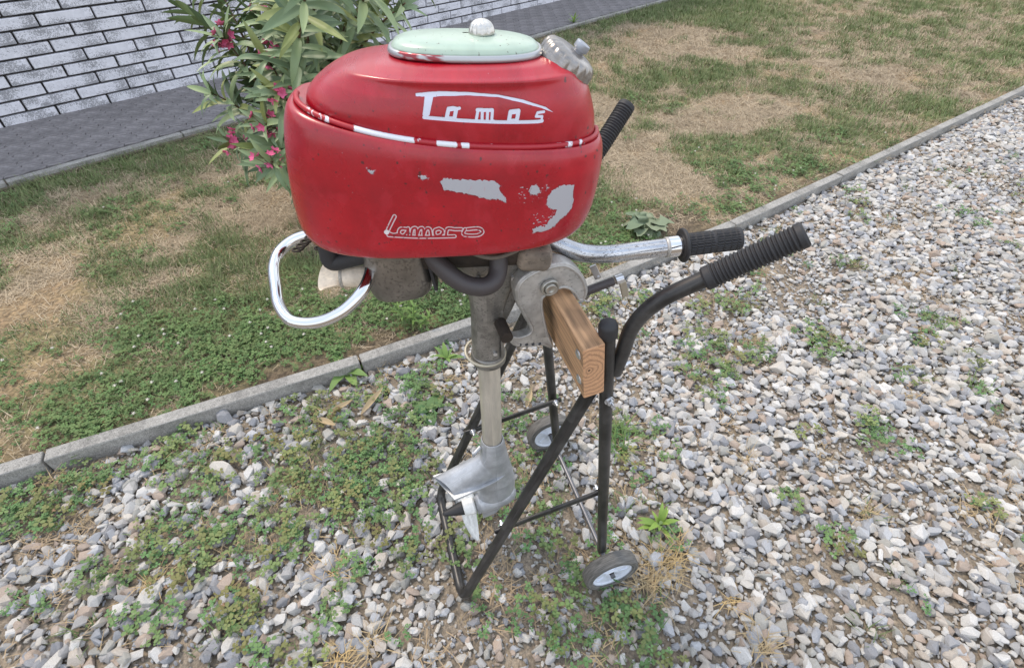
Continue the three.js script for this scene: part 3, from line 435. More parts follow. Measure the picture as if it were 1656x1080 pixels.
    for (const b of bits) { const j = 77 + b.length; if (mode === 0) { c.globalAlpha = .8; for (const [dx, dy] of [[-.7, -.6], [.7, -.5], [.5, .8], [-.6, .7]]) poly(b.map(([u, v]) => [u + dx, v + dy]), '#7a1220', .1, 2); c.globalAlpha = 1; } poly(b, prim, .1, 3); if (mode === 0) { c.globalAlpha = .5; for (let k = 0; k < 5; k++) { const [u, v] = b[Math.floor(r() * b.length)]; poly([[u - 2, v], [u + 2.5, v - 1], [u + 1, v + 2]], r() < .5 ? '#8c8c92' : '#b8b6b6', .1, 2); } c.globalAlpha = 1; } }
    for (let k = 0; k < 60; k++) { const z = r() < .5 ? [838 + r() * 40, 300 + r() * 26] : [862 + r() * 36, 345 + r() * 26]; const s = .6 + r() * 1.6; poly([[z[0], z[1]], [z[0] + s * 1.4, z[1] + s * .3], [z[0] + s, z[1] + s], [z[0] - s * .3, z[1] + s * .7]], prim, .1, 1); }
    for (let k = 0; k < 80; k++) { const u = 480 + r() * 470, v = 130 + r() * 270, s = .25 + .8 * r() * r(); poly([[u, v], [u + s, v], [u + s, v + s], [u, v + s]], prim, .1, .8); }
    // dark rust spots
    const dk = col('#3c2322', '#707070', '#00a800');
    for (const [u, v, s] of [[598, 272, 5], [700, 407, 6], [577, 405, 5], [507, 190, 4], [535, 198, 7], [560, 200, 6], [600, 187, 4], [535, 132, 5], [506, 220, 4], [612, 240, 4], [700, 262, 6], [660, 362, 7], [690, 362, 9], [735, 362, 6], [625, 388, 6], [680, 387, 7], [770, 385, 8]]) for (let k = 0; k < 9; k++) { const a = r() * 6.28, q = s * r(), x = u + Math.cos(a) * q, y = v + Math.sin(a) * q * .6, e = s * .22 * (0.5 + r()); if (mode === 0) c.globalAlpha = .45; poly([[x, y], [x + e, y + e * .3], [x + e * .6, y + e], [x - e * .5, y + e * .6]], dk, .1, 1.5); c.globalAlpha = 1; }
    // raised wordmark on the upper side
    const silver = col('#cfd3e2', '#ffffff', '#006000');
    const zu = .091, Z = (x, y) => [600 + x / 4.358, 20 + y / 4.358];
    const zp = (a) => a.map(([x, y]) => Z(x, y));
    poly(zp([[310, 582], [400, 572], [480, 566], [700, 572], [900, 591], [1080, 631], [1240, 690], [1299, 734], [1200, 692], [1060, 648], [900, 608], [700, 595], [480, 600], [437, 606], [412, 722], [385, 738], [362, 722], [376, 604], [312, 602]]), silver, zu, .35);
    stroke(zp([[372, 738], [640, 758], [900, 772], [1180, 784], [1214, 782]]), 15, silver, zu);
    const letter = (pts, w) => stroke(zp(pts), w, silver, zu);
    letter([[533, 738], [546, 682], [578, 678], [600, 682], [588, 740]], 19); letter([[540, 742], [592, 744]], 15); letter([[604, 680], [624, 676]], 13);
    letter([[740, 760], [752, 698], [748, 688], [784, 688], [782, 764]], 15); letter([[784, 690], [822, 690], [818, 766]], 15); letter([[822, 691], [856, 690], [850, 768], [862, 766]], 15);
    letter([[972, 768], [984, 708], [1042, 704], [1028, 770], [972, 768]], 20);
    letter([[1228, 722], [1180, 724], [1168, 748], [1214, 752], [1206, 784], [1166, 782]], 12);
    // the worn script lower down: outlines with red centres
    const curve = (pts) => new THREE.SplineCurve(pts.map((p) => new THREE.Vector2(...p))).getPoints(pts.length * 6).map((p) => [p.x, p.y]);
    const sc = [[[638, 349], [632, 361], [627, 374], [635, 379], [643, 378]], [[658, 369], [648, 369], [645, 376], [652, 380], [658, 374], [660, 368], [660, 379]], [[665, 379], [667, 369], [673, 368], [674, 379], [678, 369], [684, 368], [685, 379], [689, 369], [695, 369], [697, 379]], [[710, 368], [703, 371], [704, 379], [712, 379], [716, 372], [710, 368]], [[721, 379], [723, 369], [729, 368], [735, 369], [746, 369]], [[752, 369], [749, 376], [755, 379], [772, 379], [780, 374], [774, 368], [756, 369]], [[628, 380], [680, 381.5], [735, 380.5]]].map(curve);
    const wht = col('#c9b9bb', '#c8c8c8', '#008000'), redc = col('#9c1a2a', '#b8b8b8', '#005000');
    for (const s of sc) stroke(s, 23, wht, .104); for (const s of sc) stroke(s, 11, redc, .104);
    for (let k = 0; k < 60; k++) { const u = 622 + r() * 160, v = 352 + r() * 32; if (mode === 0) { c.globalAlpha = .65; poly([[u, v], [u + 3, v + .6], [u + 1.8, v + 2.4], [u - 1, v + 1.7]], r() < .6 ? '#8f1a28' : '#4a2a28', .104, 1); c.globalAlpha = 1; } }
    poly([...Array(12)].map((_, k) => [625 + 4.5 * Math.cos(k * .5236), 375 + 4 * Math.sin(k * .5236)]), col('#d8d4d4', '#f0f0f0', '#008000'), .104);
    if (mode === 0) { c.globalAlpha = .42; for (let k = 0; k < 170; k++) { const x = 2048 * r(), y = Hc * r(), l = 10 + 50 * r(); c.strokeStyle = r() < .6 ? '#c25a66' : '#5c1018'; c.lineWidth = 1 + r(); c.beginPath(); c.moveTo(x, y); c.lineTo(x + l * (r() - .5), y + l * (r() - .3)); c.stroke(); } c.globalAlpha = 1; }
    return canvasTex(cv, mode === 0);
  }
  const paint = new THREE.MeshPhysicalMaterial({ map: drawPaint(0), bumpMap: drawPaint(1), bumpScale: .0016, roughnessMap: drawPaint(2), roughness: 1, metalness: 0, specularIntensity: .8, clearcoat: .45, clearcoatRoughness: .25 });
  const paintUV = (geo) => { if (geo.index) geo = geo.toNonIndexed(); const p = geo.attributes.position, uv = new Float32Array(p.count * 2); for (let i = 0; i < p.count; i += 3) { const nearSide = (p.getZ(i) + p.getZ(i + 1) + p.getZ(i + 2)) >= 0; for (let k = i; k < i + 3; k++) { const x = (p.getX(k) - X0) / (X1 - X0), y = (p.getY(k) - Y0) / (Y1 - Y0); uv[2 * k] = x; uv[2 * k + 1] = nearSide ? .5 + .5 * y : .48 * y; } } geo.setAttribute('uv', new THREE.BufferAttribute(uv, 2)); return geo; };
  const YB = 1.011;
  const lowL = [[0, -.236, .120, .094], [.010, -.248, .135, .1005], [.04, -.257, .147, .1035], [.12, -.2635, .157, .1055], [.3, -.2635, .1645, .1065], [.55, -.2565, .169, .1065], [.76, -.248, .1705, .1055], [.86, -.2425, .1695, .104], [.92, -.238, .168, .102], [.96, -.2335, .1655, .099], [.978, -.2285, .163, .0955], [.977, -.225, .161, .093], [.972, -.22, .158, .09], [.97, -.212, .153, .085]];
  const lower = mergeGeometries([paintUV(shell(lowL, 112, (v, x) => mix(YB, seam(x), v), 2.9)), paintUV(capFan(96, lowL[0], () => YB, 2.9)), paintUV(capFan(96, lowL[13], (x) => mix(YB, seam(x), .97)).scale(1, 1, 1))]);
  part('engine_cowl', lower, paint, g);
  const topY = (x) => 1.2435 - .02 * x;
  const upL = [[0, -.2135, .1565, .0905], [.1, -.2125, .157, .0925], [.28, -.2085, .155, .0932], [.46, -.2, .150, .0918], [.62, -.189, .144, .0894], [.70, -.182, .139, .0868], [.76, -.176, .135, .0856], [.81, -.17, .131, .0855], [.85, -.164, .127, .0868], [.875, -.159, .1235, .0866], [.888, -.155, .120, .0843], [.905, -.149, .1155, .0798], [.935, -.139, .109, .0738], [.967, -.128, .101, .068], [.99, -.115, .09, .06], [1.0, -.105, .08, .052]];
  const tankY = (v, x) => mix(seam(x) - .006, topY(x), v);
  const bulge = (geo) => geo;
  part('fuel_tank', mergeGeometries([paintUV(shell(upL, 112, (v, x, z) => tankY(v, x))), paintUV(capFan(112, upL[15], topY))]), paint, g);
  // bead in the seam, red paint worn off to white
  {
    const pts = []; for (let k = 0; k <= 260; k++) { const a = Math.PI * (.985 - .97 * k / 260), [x, z] = ringPt(a, -.2235, .1605, .0935); pts.push(V3(x, seam(x) - .0012, z)); }
    const P = resample(pts, 420), geo = sweep(P, .0035, 10);
    const white = [[.02, .05, .7], [.075, .085, .9], [.205, .4, 1], [.425, .445, .35], [.46, .475, .3], [.5, .56, 1], [.585, .61, .95], [.665, .69, .4], [.885, .95, .5]];
    const px = (x, y, z) => { const q = V3(x, y, z).applyMatrix4(FM), d = depthOf(q); return 828 + FPX * q.x / d; };
    const spans = [[497, 520, .55], [524, 531, .95], [572, 669, 1], [670, 702, .35], [706, 738, .97], [747, 759, .95], [784, 801, .4], [898, 945, .45]];
    tint(geo, (x, y, z) => { let w = 0; if (z > .01) { const u = px(x, y, z) + 5 * (fbm(x * 500, y * 500 + z * 500, 601, 2) - .5); for (const [a, b, s] of spans) if (u > a && u < b) w = (s > .9 ? 1 : fbm(x * 320, z * 320 + y * 200, 602, 2) > 1 - s * .9 ? 1 : 0); } const q = fbm(x * 60, z * 60, 603, 2); return w ? [.72, .75, .8] : [.33 + .06 * q, .012, .022]; });
    part('trim_bead', geo, new THREE.MeshPhysicalMaterial({ vertexColors: true, roughness: .4 }), g);
  }
  // starter cover: silver rim, pale green dome, fluted knob
  {
    const tilt = (geo) => { geo.rotateZ(-.03); geo.translate(-.0105, 1.2445, 0); return geo; };
    const A = .0935, B = .054, n = 2.5;
    const ringL = [[0, -A, A, B], [.002, -A - .001, A + .001, B + .001], [.0055, -A, A, B], [.007, -A + .002, A - .002, B - .0015], [.007, -A + .006, A - .006, B - .005]];
    const rimTex = dataTex(512, (i, j) => { const u = i / 512, w = sstep(.45, .55, fbm(i / 14, j / 10, 611, 3)); let q = [.72, .73, .76]; return q; });
    const rim = tilt(shell(ringL, 96, (v) => v, n, 2)); tint(rim, (x, y, z) => (z > .01 && x < -.035 && x > -.088 && fbm(x * 180, y * 500, 612, 3) > .42) ? [.26, .05, .06] : [.42, .43, .44]);
    const cover = part('starter_cover', worldUV(tilt(shell([[.0065, -A + .004, A - .004, B - .003], [.0085, -A + .0045, A - .005, B - .0035], [.0125, -A + .0085, A - .0105, B - .007], [.0158, -A + .0165, A - .024, B - .0145], [.0178, -A + .03, A - .044, B - .025], [.019, -A + .052, A - .066, B - .04], [.0195, -.004, .004, .002]], 96, (v) => v, n, 4)), 4), new THREE.MeshPhysicalMaterial({ map: dataTex(512, (i, j) => { const a = fbm(i / 30, j / 30, 621, 4), s = sstep(.79, .83, fbm(i / 7, j / 7, 622, 3)); const k = 1 + .1 * (a - .5); return [mix(.63 * k, .38, s), mix(.705 * k, .38, s), mix(.64 * k, .32, s)]; }), roughness: .32, clearcoat: .35, clearcoatRoughness: .25 }), g);
    part('rim', rim, new THREE.MeshStandardMaterial({ vertexColors: true, metalness: .7, roughness: .35 }), cover);
    const flute = (R, n, amp) => (v, a) => R * (1 - amp * Math.pow(Math.abs(Math.sin(a * n / 2)), 1.5) * 0 - amp * (1 - Math.abs(Math.cos(a * n / 2))));
    const kn = (lv, R, n, amp, N = 96) => gridGeo(N, lv.length - 1, (i, j) => { const a = i / N * 6.28319, k = lv[j][0] * (1 - amp * Math.pow(Math.abs(Math.cos(a * n / 2)), 6) * (lv[j][2] ?? 1)); return [Math.cos(a) * k * R, lv[j][1] * R, Math.sin(a) * k * R]; }, true);
    const alu = new THREE.MeshStandardMaterial({ map: speck(631, .82, .6, .4, [1, .985, .95]), metalness: .85, roughness: .3 });
    part('knob', kn([[1, 0, .3], [1.04, .12, .4], [1.0, .3], [.92, .52], [.76, .74], [.52, .9], [.25, .99, .5], [.001, 1.02, 0]], .0155, 12, .1).translate(.0095, 1.2628, 0), alu, cover);
    part('knob_base', lathe([[.013, -.003], [.013, .002], [.0, .002]], 24, new THREE.Matrix4().makeTranslation(.0095, 1.2625, 0)), alu, cover);
    // fuel filler cap, tilted on the sloping end of the tank
    const dir = V3(.56, .82, .05).normalize(), cpnt = V3(.110, 1.2235, .004);
    const cap = part('fuel_cap', kn([[.96, -.12, 0], [1.0, -.05, .2], [1.0, .1, .5], [1.0, .3], [.95, .47], [.84, .56], [.66, .615, .7], [.45, .64, .2], [.001, .65, 0]], .038, 18, .045, 144).applyMatrix4(axisTo(cpnt, dir)), new THREE.MeshStandardMaterial({ map: speck(641, .6, .4, .6, [1, .97, .94]), metalness: .85, roughness: .3 }), g);
    part('vent_screw', lathe([[0, .0125], [.0085, .0125], [.0097, .0115], [.0097, .004], [.007, .003], [.007, -.003]], 24, axisTo(cpnt.clone().addScaledVector(dir, .0247).add(V3(.004, -.003, 0)), dir)), new THREE.MeshStandardMaterial({ color: rgb(.36, .38, .42), metalness: .5, roughness: .4 }), cap);
    part('filler_neck', lathe([[.03, -.02], [.03, .0], [.034, .0]], 32, axisTo(cpnt.clone().addScaledVector(dir, -.004), dir)), paint, cap);
  }
  // engine block seen below the cowl
  part('crankcase', boxUV(new RoundedBoxGeometry(.19, .075, .12, 4, .02).translate(-.02, .985, -.01), 4), darkCast, g);
  part('cylinder_head', boxUV(shell([[.892, -.168, -.098, .03], [.90, -.182, -.088, .04], [.925, -.189, -.083, .045], [.96, -.19, -.085, .047], [1.02, -.186, -.085, .045]], 40, (v, x) => v + .10 * (x + .14), 3.2).translate(0, 0, .012), 4), new THREE.MeshStandardMaterial({ map: castTex, color: rgb(.72, .7, .68), bumpMap: castTex, bumpScale: .0006, metalness: .85, roughness: .34 }), g);
  part('gasket', boxUV(new RoundedBoxGeometry(.006, .075, .085, 2, .003).rotateZ(.12).translate(-.083, .955, .014), 4), blackRubber, g);
  part('flange', boxUV(new RoundedBoxGeometry(.006, .062, .075, 2, .003).rotateZ(.15).translate(-.074, .963, .017), 4), new THREE.MeshStandardMaterial({ color: rgb(.36, .31, .22), metalness: .5, roughness: .55 }), g);
  part('hose', sweep(smooth([V3(-.082, .992, .045), V3(-.072, .977, .06), V3(-.035, .947, .076), V3(-.004, .939, .077), V3(.012, .943, .07), V3(.02, .956, .056), V3(.02, .99, .04)], 50), .0145, 18), brownRubber, g);
  for (let k = 0; k < 5; k++) part('cable', sweep(smooth([V3(-.03 - .01 * k, 1.005, .075 - .008 * k), V3(.01, .992 - .004 * k, .078 - .01 * k), V3(.05, .992 - .005 * k, .06 - .01 * k), V3(.085, 1.0, .03 - .01 * k)], 26), .0034, 8), new THREE.MeshStandardMaterial({ color: k % 2 ? rgb(.3, .25, .17) : rgb(.12, .1, .08), roughness: .7 }), g);
  // steering column, web towards the clamp, lower collar
  part('steering_column', boxUV(plain([shell([[.698, -.029, .027, .027], [.72, -.0305, .029, .029], [.76, -.0305, .0295, .0295], [.81, -.029, .032, .031], [.85, -.029, .037, .033], [.885, -.033, .048, .036], [.91, -.04, .062, .04], [.93, -.045, .075, .042], [.955, -.045, .085, .042], [.985, -.04, .085, .04]], 40, (v) => v, 2.3)]), 5), castMat, g);
  part('mount_block', boxUV(plain([new RoundedBoxGeometry(.055, .042, .06, 4, .014).rotateZ(-.1).translate(.077, .965, .03), lathe([[.022, -.02], [.025, -.012], [.025, .012], [.02, .018], [0, .018]], 30, axisTo(V3(.075, .965, .02), V3(.1, 1, .3)))]), 5), dirtyMat, g);
  for (const [x, y, z] of [[-.012, .93, .044], [.045, .925, .041], [.012, .745, .03]]) part('bolt', new THREE.CylinderGeometry(.0045, .0045, .006, 6).rotateX(Math.PI / 2).translate(x, y, z), zinc, g);
  part('rib', boxUV(new RoundedBoxGeometry(.006, .12, .012, 2, .0025).translate(.026, .785, .02), 4), castMat, g);
  part('collar', lathe([[.027, .70], [.0335, .702], [.0345, .712], [.0335, .722], [.03, .724]], 40), castMat, g);
  part('ring_clip', sweep([...Array(41)].map((_, k) => { const a = k / 40 * 6.283; return V3(-.006 + .038 * Math.cos(a), .722 + .006 * Math.cos(a + 2.2), .034 * Math.sin(a)); }), .003, 8), new THREE.MeshStandardMaterial({ color: rgb(.5, .46, .36), metalness: .4, roughness: .5 }), g);
  part('shaft_tube', lathe([[.0, .415], [.0226, .415], [.0226, .715], [0, .715]], 48), new THREE.MeshStandardMaterial({ map: speck(651, .74, .58, .25, [1, .96, .89]), metalness: .35, roughness: .38 }), g);
  // clamp bracket, set on the beam (given in the trolley's frame)
  {
    const outline = [[836, 470], [843, 455], [864, 440], [890, 431], [914, 428], [932, 437], [944, 452], [949, 469], [946, 482], [938, 484], [931, 473], [922, 465.5], [910, 463.5], [894, 470], [880, 478], [875, 487], [877.5, 510], [886, 545], [892, 562], [879, 558], [860, 560], [840, 560], [829, 555], [828, 548], [838, 548], [852, 544], [860, 537], [859, 528], [852, 516], [845, 503], [839, 488]];
    const prof = outline.map(([u, v]) => { const q = tro(u, v, -.178); return [q.x, q.y]; });
    const shape = new THREE.Shape(new THREE.SplineCurve(prof.map((p) => new THREE.Vector2(p[0], p[1])).concat([new THREE.Vector2(...prof[0])])).getPoints(130));
    const plate = (z0, t) => { const e = new THREE.ExtrudeGeometry(shape, { depth: t - .008, bevelEnabled: true, bevelThickness: .004, bevelSize: .003, bevelSegments: 3, steps: 1 }); e.translate(0, 0, z0 + .004); return e; };
    // a raised flange along the outer (upper) edge
    const mid = prof[13]; const outer = [30, 29, ...Array(9).keys()].map((k) => k > 20 ? prof[k] : prof[k]).map((p) => V3(mix(p[0], mid[0], .05), mix(p[1], mid[1] - .02, .05), 0));
    const toM = (geo) => boxUV(geo.applyMatrix4(T2M), 5);
    for (const [z0, nm] of [[-.198, 'clamp_arm'], [-.326, 'clamp_arm']]) { const arm = part(nm, toM(plate(z0, .02)), bracketMat, g); part('arm_rim', toM(sweep(new THREE.SplineCurve(prof.map((p) => new THREE.Vector2(mix(p[0], mid[0], .03), mix(p[1], mid[1] - .03, .03))).concat([new THREE.Vector2(mix(prof[0][0], mid[0], .03), mix(prof[0][1], mid[1] - .03, .03))])).getPoints(150).map((p) => V3(p.x, p.y, z0 + .0195)), .0026, 8, 1, false)), bracketMat, arm); part('arm_flange', toM(sweep(smooth(outer.map((p) => p.clone().setZ(z0 + .002)), 60), .0065, 12, 2.6)), bracketMat, arm); }
    const bp = tro(889, 464, -.175), zA = V3(0, 0, 1);
    const pv = part('pivot_bolt', toM(lathe([[0, .0065], [.0045, .0065], [.0045, .0085], [.0085, .0085], [.0098, .007], [.0098, .002], [.0115, .002], [.0118, .005], [.0148, .005], [.0152, 0]], 36, axisTo(bp, zA))), new THREE.MeshStandardMaterial({ color: rgb(.42, .41, .37), metalness: .75, roughness: .38 }), g);
    part('pivot_tube', toM(rod(bp.clone().setZ(-.18), bp.clone().setZ(-.325), .015, 24)), bracketMat, g);
    part('yoke', toM((() => { const w = new THREE.Shape(new THREE.SplineCurve([[775, 440], [834, 436], [842, 452], [836, 476], [822, 508], [806, 534], [790, 545], [778, 520], [775, 440]].map(([u, v]) => { const q = tro(u, v, -.225); return new THREE.Vector2(q.x, q.y); })).getPoints(60)); return new THREE.ExtrudeGeometry(w, { depth: .034, bevelEnabled: true, bevelThickness: .009, bevelSize: .006, bevelSegments: 4 }).translate(0, 0, -.268); })()), castMat, g);
    part('tilt_pin', toM(rod(tro(820, 547, -.168), tro(820, 547, -.168).setZ(-.21), .011, 20)), darkCast, g);
    for (let k = 0; k < 4; k++) part('tilt_hole', toM(rod(tro(841 + 10.5 * k, 557.5 - .6 * k, -.1778), tro(841 + 10.5 * k, 557.5 - .6 * k, -.1768), .003, 10)), blackRubber, g);
    // clamp screw with folding lever on the right side
    const sc = part('clamp_screw', toM(rod(V3(-.098, .872, -.19), V3(-.02, .889, -.19), .0055, 14)), dirtyMat, g);
    part('screw_boss', toM(rod(V3(-.082, .8755, -.19), V3(-.03, .887, -.19), .0075, 14)), brownRubber, sc);
    part('screw_head', toM(rod(V3(-.026, .888, -.19), V3(-.013, .891, -.19), .0085, 16)), zinc, sc);
    part('screw_lever', toM(new RoundedBoxGeometry(.013, .047, .005, 2, .002).rotateZ(.38).rotateX(.2).translate(-.007, .866, -.188)), new THREE.MeshStandardMaterial({ color: rgb(.42, .38, .3), metalness: .5, roughness: .5 }), sc);
  }
  // handlebar with twist grip
  {
    const path = [V3(.07, .975, -.02), V3(.10, .9665, -.012), V3(.128, .953, -.004), V3(.16, .9405, 0), V3(.2045, .9345, 0), V3(.26, .9385, 0), V3(.3197, .9435, 0), V3(.34, .9455, 0)];
    const hb = part('handlebar', sweep(smooth(path, 70), .0152, 24), pittedChrome, g), ax = V3(1, .085, 0).normalize(), o = V3(.318, .9432, 0);
    part('collar_band', lathe([[.0155, -.001], [.0172, 0], [.0172, .0045], [.0155, .0055]], 32, axisTo(o.clone().addScaledVector(ax, -.013), ax)), bracketMat, hb);
    part('twist_sleeve', lathe([[.0152, -.009], [.0175, -.0085], [.0178, .013], [.0155, .015]], 32, axisTo(o.clone(), ax)), chrome, hb);
    const gr = part('grip', gridGeo(96, 60, (i, j) => { const t = j / 60, a = i / 96 * 6.28319; const band = (t > .06 && t < .93 && !(t > .5 && t < .54)) ? 1 : 0; let r = .0182 + band * .0011 * (Math.cos(a * 26) > -.2 ? 1 : -1) * (Math.abs((t * 9) % 1 - .5) < .44 ? 1 : -.6); if (t > .93) r = .0192; if (t === 1) r = .0001; const x = .012 + .1 * Math.min(1, t * 1.017); return [x, Math.cos(a) * r, Math.sin(a) * r]; }, true).applyMatrix4(new THREE.Matrix4().makeBasis(ax, V3(-ax.y, ax.x, 0), V3(0, 0, 1)).setPosition(o)), blackRubber, hb);
    part('grip_flange', lathe([[.015, -.004], [.026, -.004], [.0285, -.002], [.029, .001], [.0275, .0035], [.019, .006], [.015, .006]], 40, axisTo(o.clone().addScaledVector(ax, .0165), ax)), blackRubber, gr);
    part('link_plate', plain([new RoundedBoxGeometry(.012, .032, .003, 2, .0014).rotateZ(.45).translate(.187, .908, .012), new THREE.CylinderGeometry(.0028, .0028, .006, 12).rotateX(Math.PI / 2).translate(.1935, .897, .012)]), zinc, hb);
  }
  // carrying loop, intake funnel, black elbow, spring
  {
    const L = [[-.225, .975, -.055], [-.27, .966, -.058], [-.312, .957, -.054], [-.334, .947, -.036], [-.3385, .938, -.006], [-.331, .925, .03], [-.320, .914, .066], [-.298, .908, .094], [-.258, .911, .106], [-.216, .926, .102], [-.186, .945, .080], [-.175, .959, .045], [-.180, .972, .0]].map((p) => V3(...p));
    const lp = part('carry_handle', sweep(smooth(L, 110), (t) => .0093, 20, 1), chrome, g);
    part('handle_bracket', boxUV(new RoundedBoxGeometry(.012, .06, .03, 2, .004).translate(-.178, .975, .005), 4), castMat, g); part('handle_bracket', boxUV(new RoundedBoxGeometry(.05, .04, .03, 2, .004).translate(-.205, .99, -.055), 4), castMat, g);
    part('elbow_pipe', sweep(fillet([V3(-.232, 1.02, .03), V3(-.236, .966, .034), V3(-.165, .98, .03)], .012, 8), .0135, 18), blackRubber, g);
    const fa = mot(600, 446, .03), fb = mot(507, 449, .03);
    part('intake_funnel', gridGeo(36, 28, (i, j) => { const t = j / 28, cut = sstep(.5, .68, t), flare = .007 * Math.pow(Math.max(0, (t - .5) / .5), 1.6), span = mix(2 * Math.PI, 3.1, cut), a = -2.0 + (i / 36 - .5) * span, r = .0165 + flare; const tt = t * mix(1, .62 + .38 * (1 - Math.sin(a + .5)) / 2, cut); return [mix(fa.x, fb.x, tt), mix(fa.y, fb.y, tt) + .004 * cut + Math.sin(a) * r, .03 + Math.cos(a) * r]; }), new THREE.MeshStandardMaterial({ map: speck(661, .84, .7, .3, [1, .94, .85]), roughness: .55, side: THREE.DoubleSide }), g);
    part('funnel_band', lathe([[.0165, -.0025], [.0175, -.002], [.0175, .002], [.0165, .0025]], 28, axisTo(fa.clone().lerp(fb, .5), fa.clone().sub(fb))), new THREE.MeshStandardMaterial({ map: castTex, color: rgb(1, .95, .86), roughness: .6 }), g);
    for (const [x, n] of [[-.262, 4], [-.236, 3]]) { const pts = []; for (let k = 0; k <= n * 14; k++) { const a = k / 14 * 6.283; pts.push(V3(x - .0006 * k + .007 * Math.cos(a), .996 - .028 * k / (n * 14) * 1.0, .0 + .007 * Math.sin(a))); } part('spring', sweep(pts, .0018, 7), darkCast, g); }
  }
  // lower unit
  {
    const before = g.children.length;
    // fairing from the shaft down to the torpedo
    const fair = shell([[.436, -.0228, .0228, .0228], [.438, -.0245, .0248, .0245], [.43, -.027, .0275, .0265], [.40, -.030, .031, .0285], [.36, -.036, .037, .0285], [.32, -.042, .044, .0275], [.28, -.046, .051, .0265], [.24, -.047, .056, .0265], [.205, -.046, .054, .027], [.175, -.044, .044, .0265], [.15, -.041, .026, .02], [.138, -.04, .018, .012]], 44, (v) => v, 2.2);
    const torp = lathe([[0, .06], [.012, .057], [.022, .047], [.029, .03], [.031, .005], [.0305, -.03], [.0285, -.055], [.0, -.055]], 40, axisTo(V3(0, .17, 0), V3(1, .06, 0)));
    const gc = part('gearcase', boxUV(plain([fair, torp]), 4), greyAlu, g);
    const sk = new THREE.Shape(); sk.moveTo(-.035, .15); sk.lineTo(.035, .16); sk.lineTo(.022, .12); sk.lineTo(-.002, .086); sk.lineTo(-.036, .08); sk.closePath();
    part('skeg', boxUV(new THREE.ExtrudeGeometry(sk, { depth: .004, bevelEnabled: true, bevelThickness: .002, bevelSize: .002, bevelSegments: 2 }).translate(0, 0, -.002), 4), greyAlu, gc);
    // exhaust duct with its flat plate running aft
    const duct = gridGeo(24, 20, (i, j) => { const t = j / 20, x = .018 - .15 * t, a = Math.PI * i / 24, top = mix(.412, .318, Math.pow(t, .85)), hw = mix(.026, .030, sstep(0, .5, t)), base = mix(.312, .288, t); return [x + Math.cos(a) * .02 * t, base + (top - base) * Math.pow(Math.sin(a), .85), Math.cos(a) * hw]; });
    part('exhaust_duct', boxUV(duct, 4), greyAlu, gc).material.side = THREE.DoubleSide;
    const pl = new THREE.Shape(); pl.moveTo(.045, 0); pl.quadraticCurveTo(.03, .03, -.02, .035); pl.lineTo(-.112, .042); pl.lineTo(-.148, -.04); pl.lineTo(-.02, -.035); pl.quadraticCurveTo(.03, -.03, .045, 0);
    const plg = new THREE.ExtrudeGeometry(pl, { depth: .004, bevelEnabled: true, bevelThickness: .0015, bevelSize: .0015, bevelSegments: 2 }).rotateX(Math.PI / 2); plg.rotateZ(.10); plg.translate(0, .303, 0); part('cavitation_plate', boxUV(plg, 4), greyAlu, gc);
    part('clamp_screw', plain([rod(V3(-.03, .415, .0), V3(-.05, .408, .01), .005, 12), rod(V3(-.05, .401, .01), V3(-.05, .415, .01), .0035, 10)]), greyAlu, gc);
    const white = new THREE.MeshStandardMaterial({ map: speck(671, .88, .75, .2, [1, 1, .985]), roughness: .42 });
    const ax = V3(-1, -.06, 0).normalize(), pc = V3(-.057, .166, 0);
    const prop = part('propeller', lathe([[.0, .032], [.02, .032], [.0225, .028], [.0255, .008], [.0262, 0], [0, 0]], 36, axisTo(pc, ax)), white, g);
    const blade = (rot) => { const N = 14, K = 10; const b = gridGeo(K, N, (i, j) => { const t = j / N, s = i / K * 2 - 1, rad = .014 + .104 * t, ch = .021 * Math.pow(1 - t, .7) * (1 + .5 * t) + .0005, tw = mix(1.15, .95, t), c = s * ch - .012 * t * t; return [-Math.sin(tw) * c * 1.0, -rad, Math.cos(tw) * c]; }); const b2 = b.clone(); b2.translate(-.0028, 0, 0); const m = plain([b, b2]); m.translate(-.018, 0, 0); m.rotateX(rot); m.translate(pc.x, pc.y, pc.z); return m; };
    const bm = white.clone(); bm.side = THREE.DoubleSide;
    part('blade', blade(-.5), bm, prop); part('blade', blade(-.5 + Math.PI), bm, prop);
    for (const o of g.children.slice(before)) o.rotation.y = .24;
    part('nose_cone', lathe([[.0, .088], [.004, .087], [.0075, .08], [.0165, .044], [.018, .036], [.018, .03], [0, .03]], 30, axisTo(pc, ax)), blackRubber, prop);
  }
}

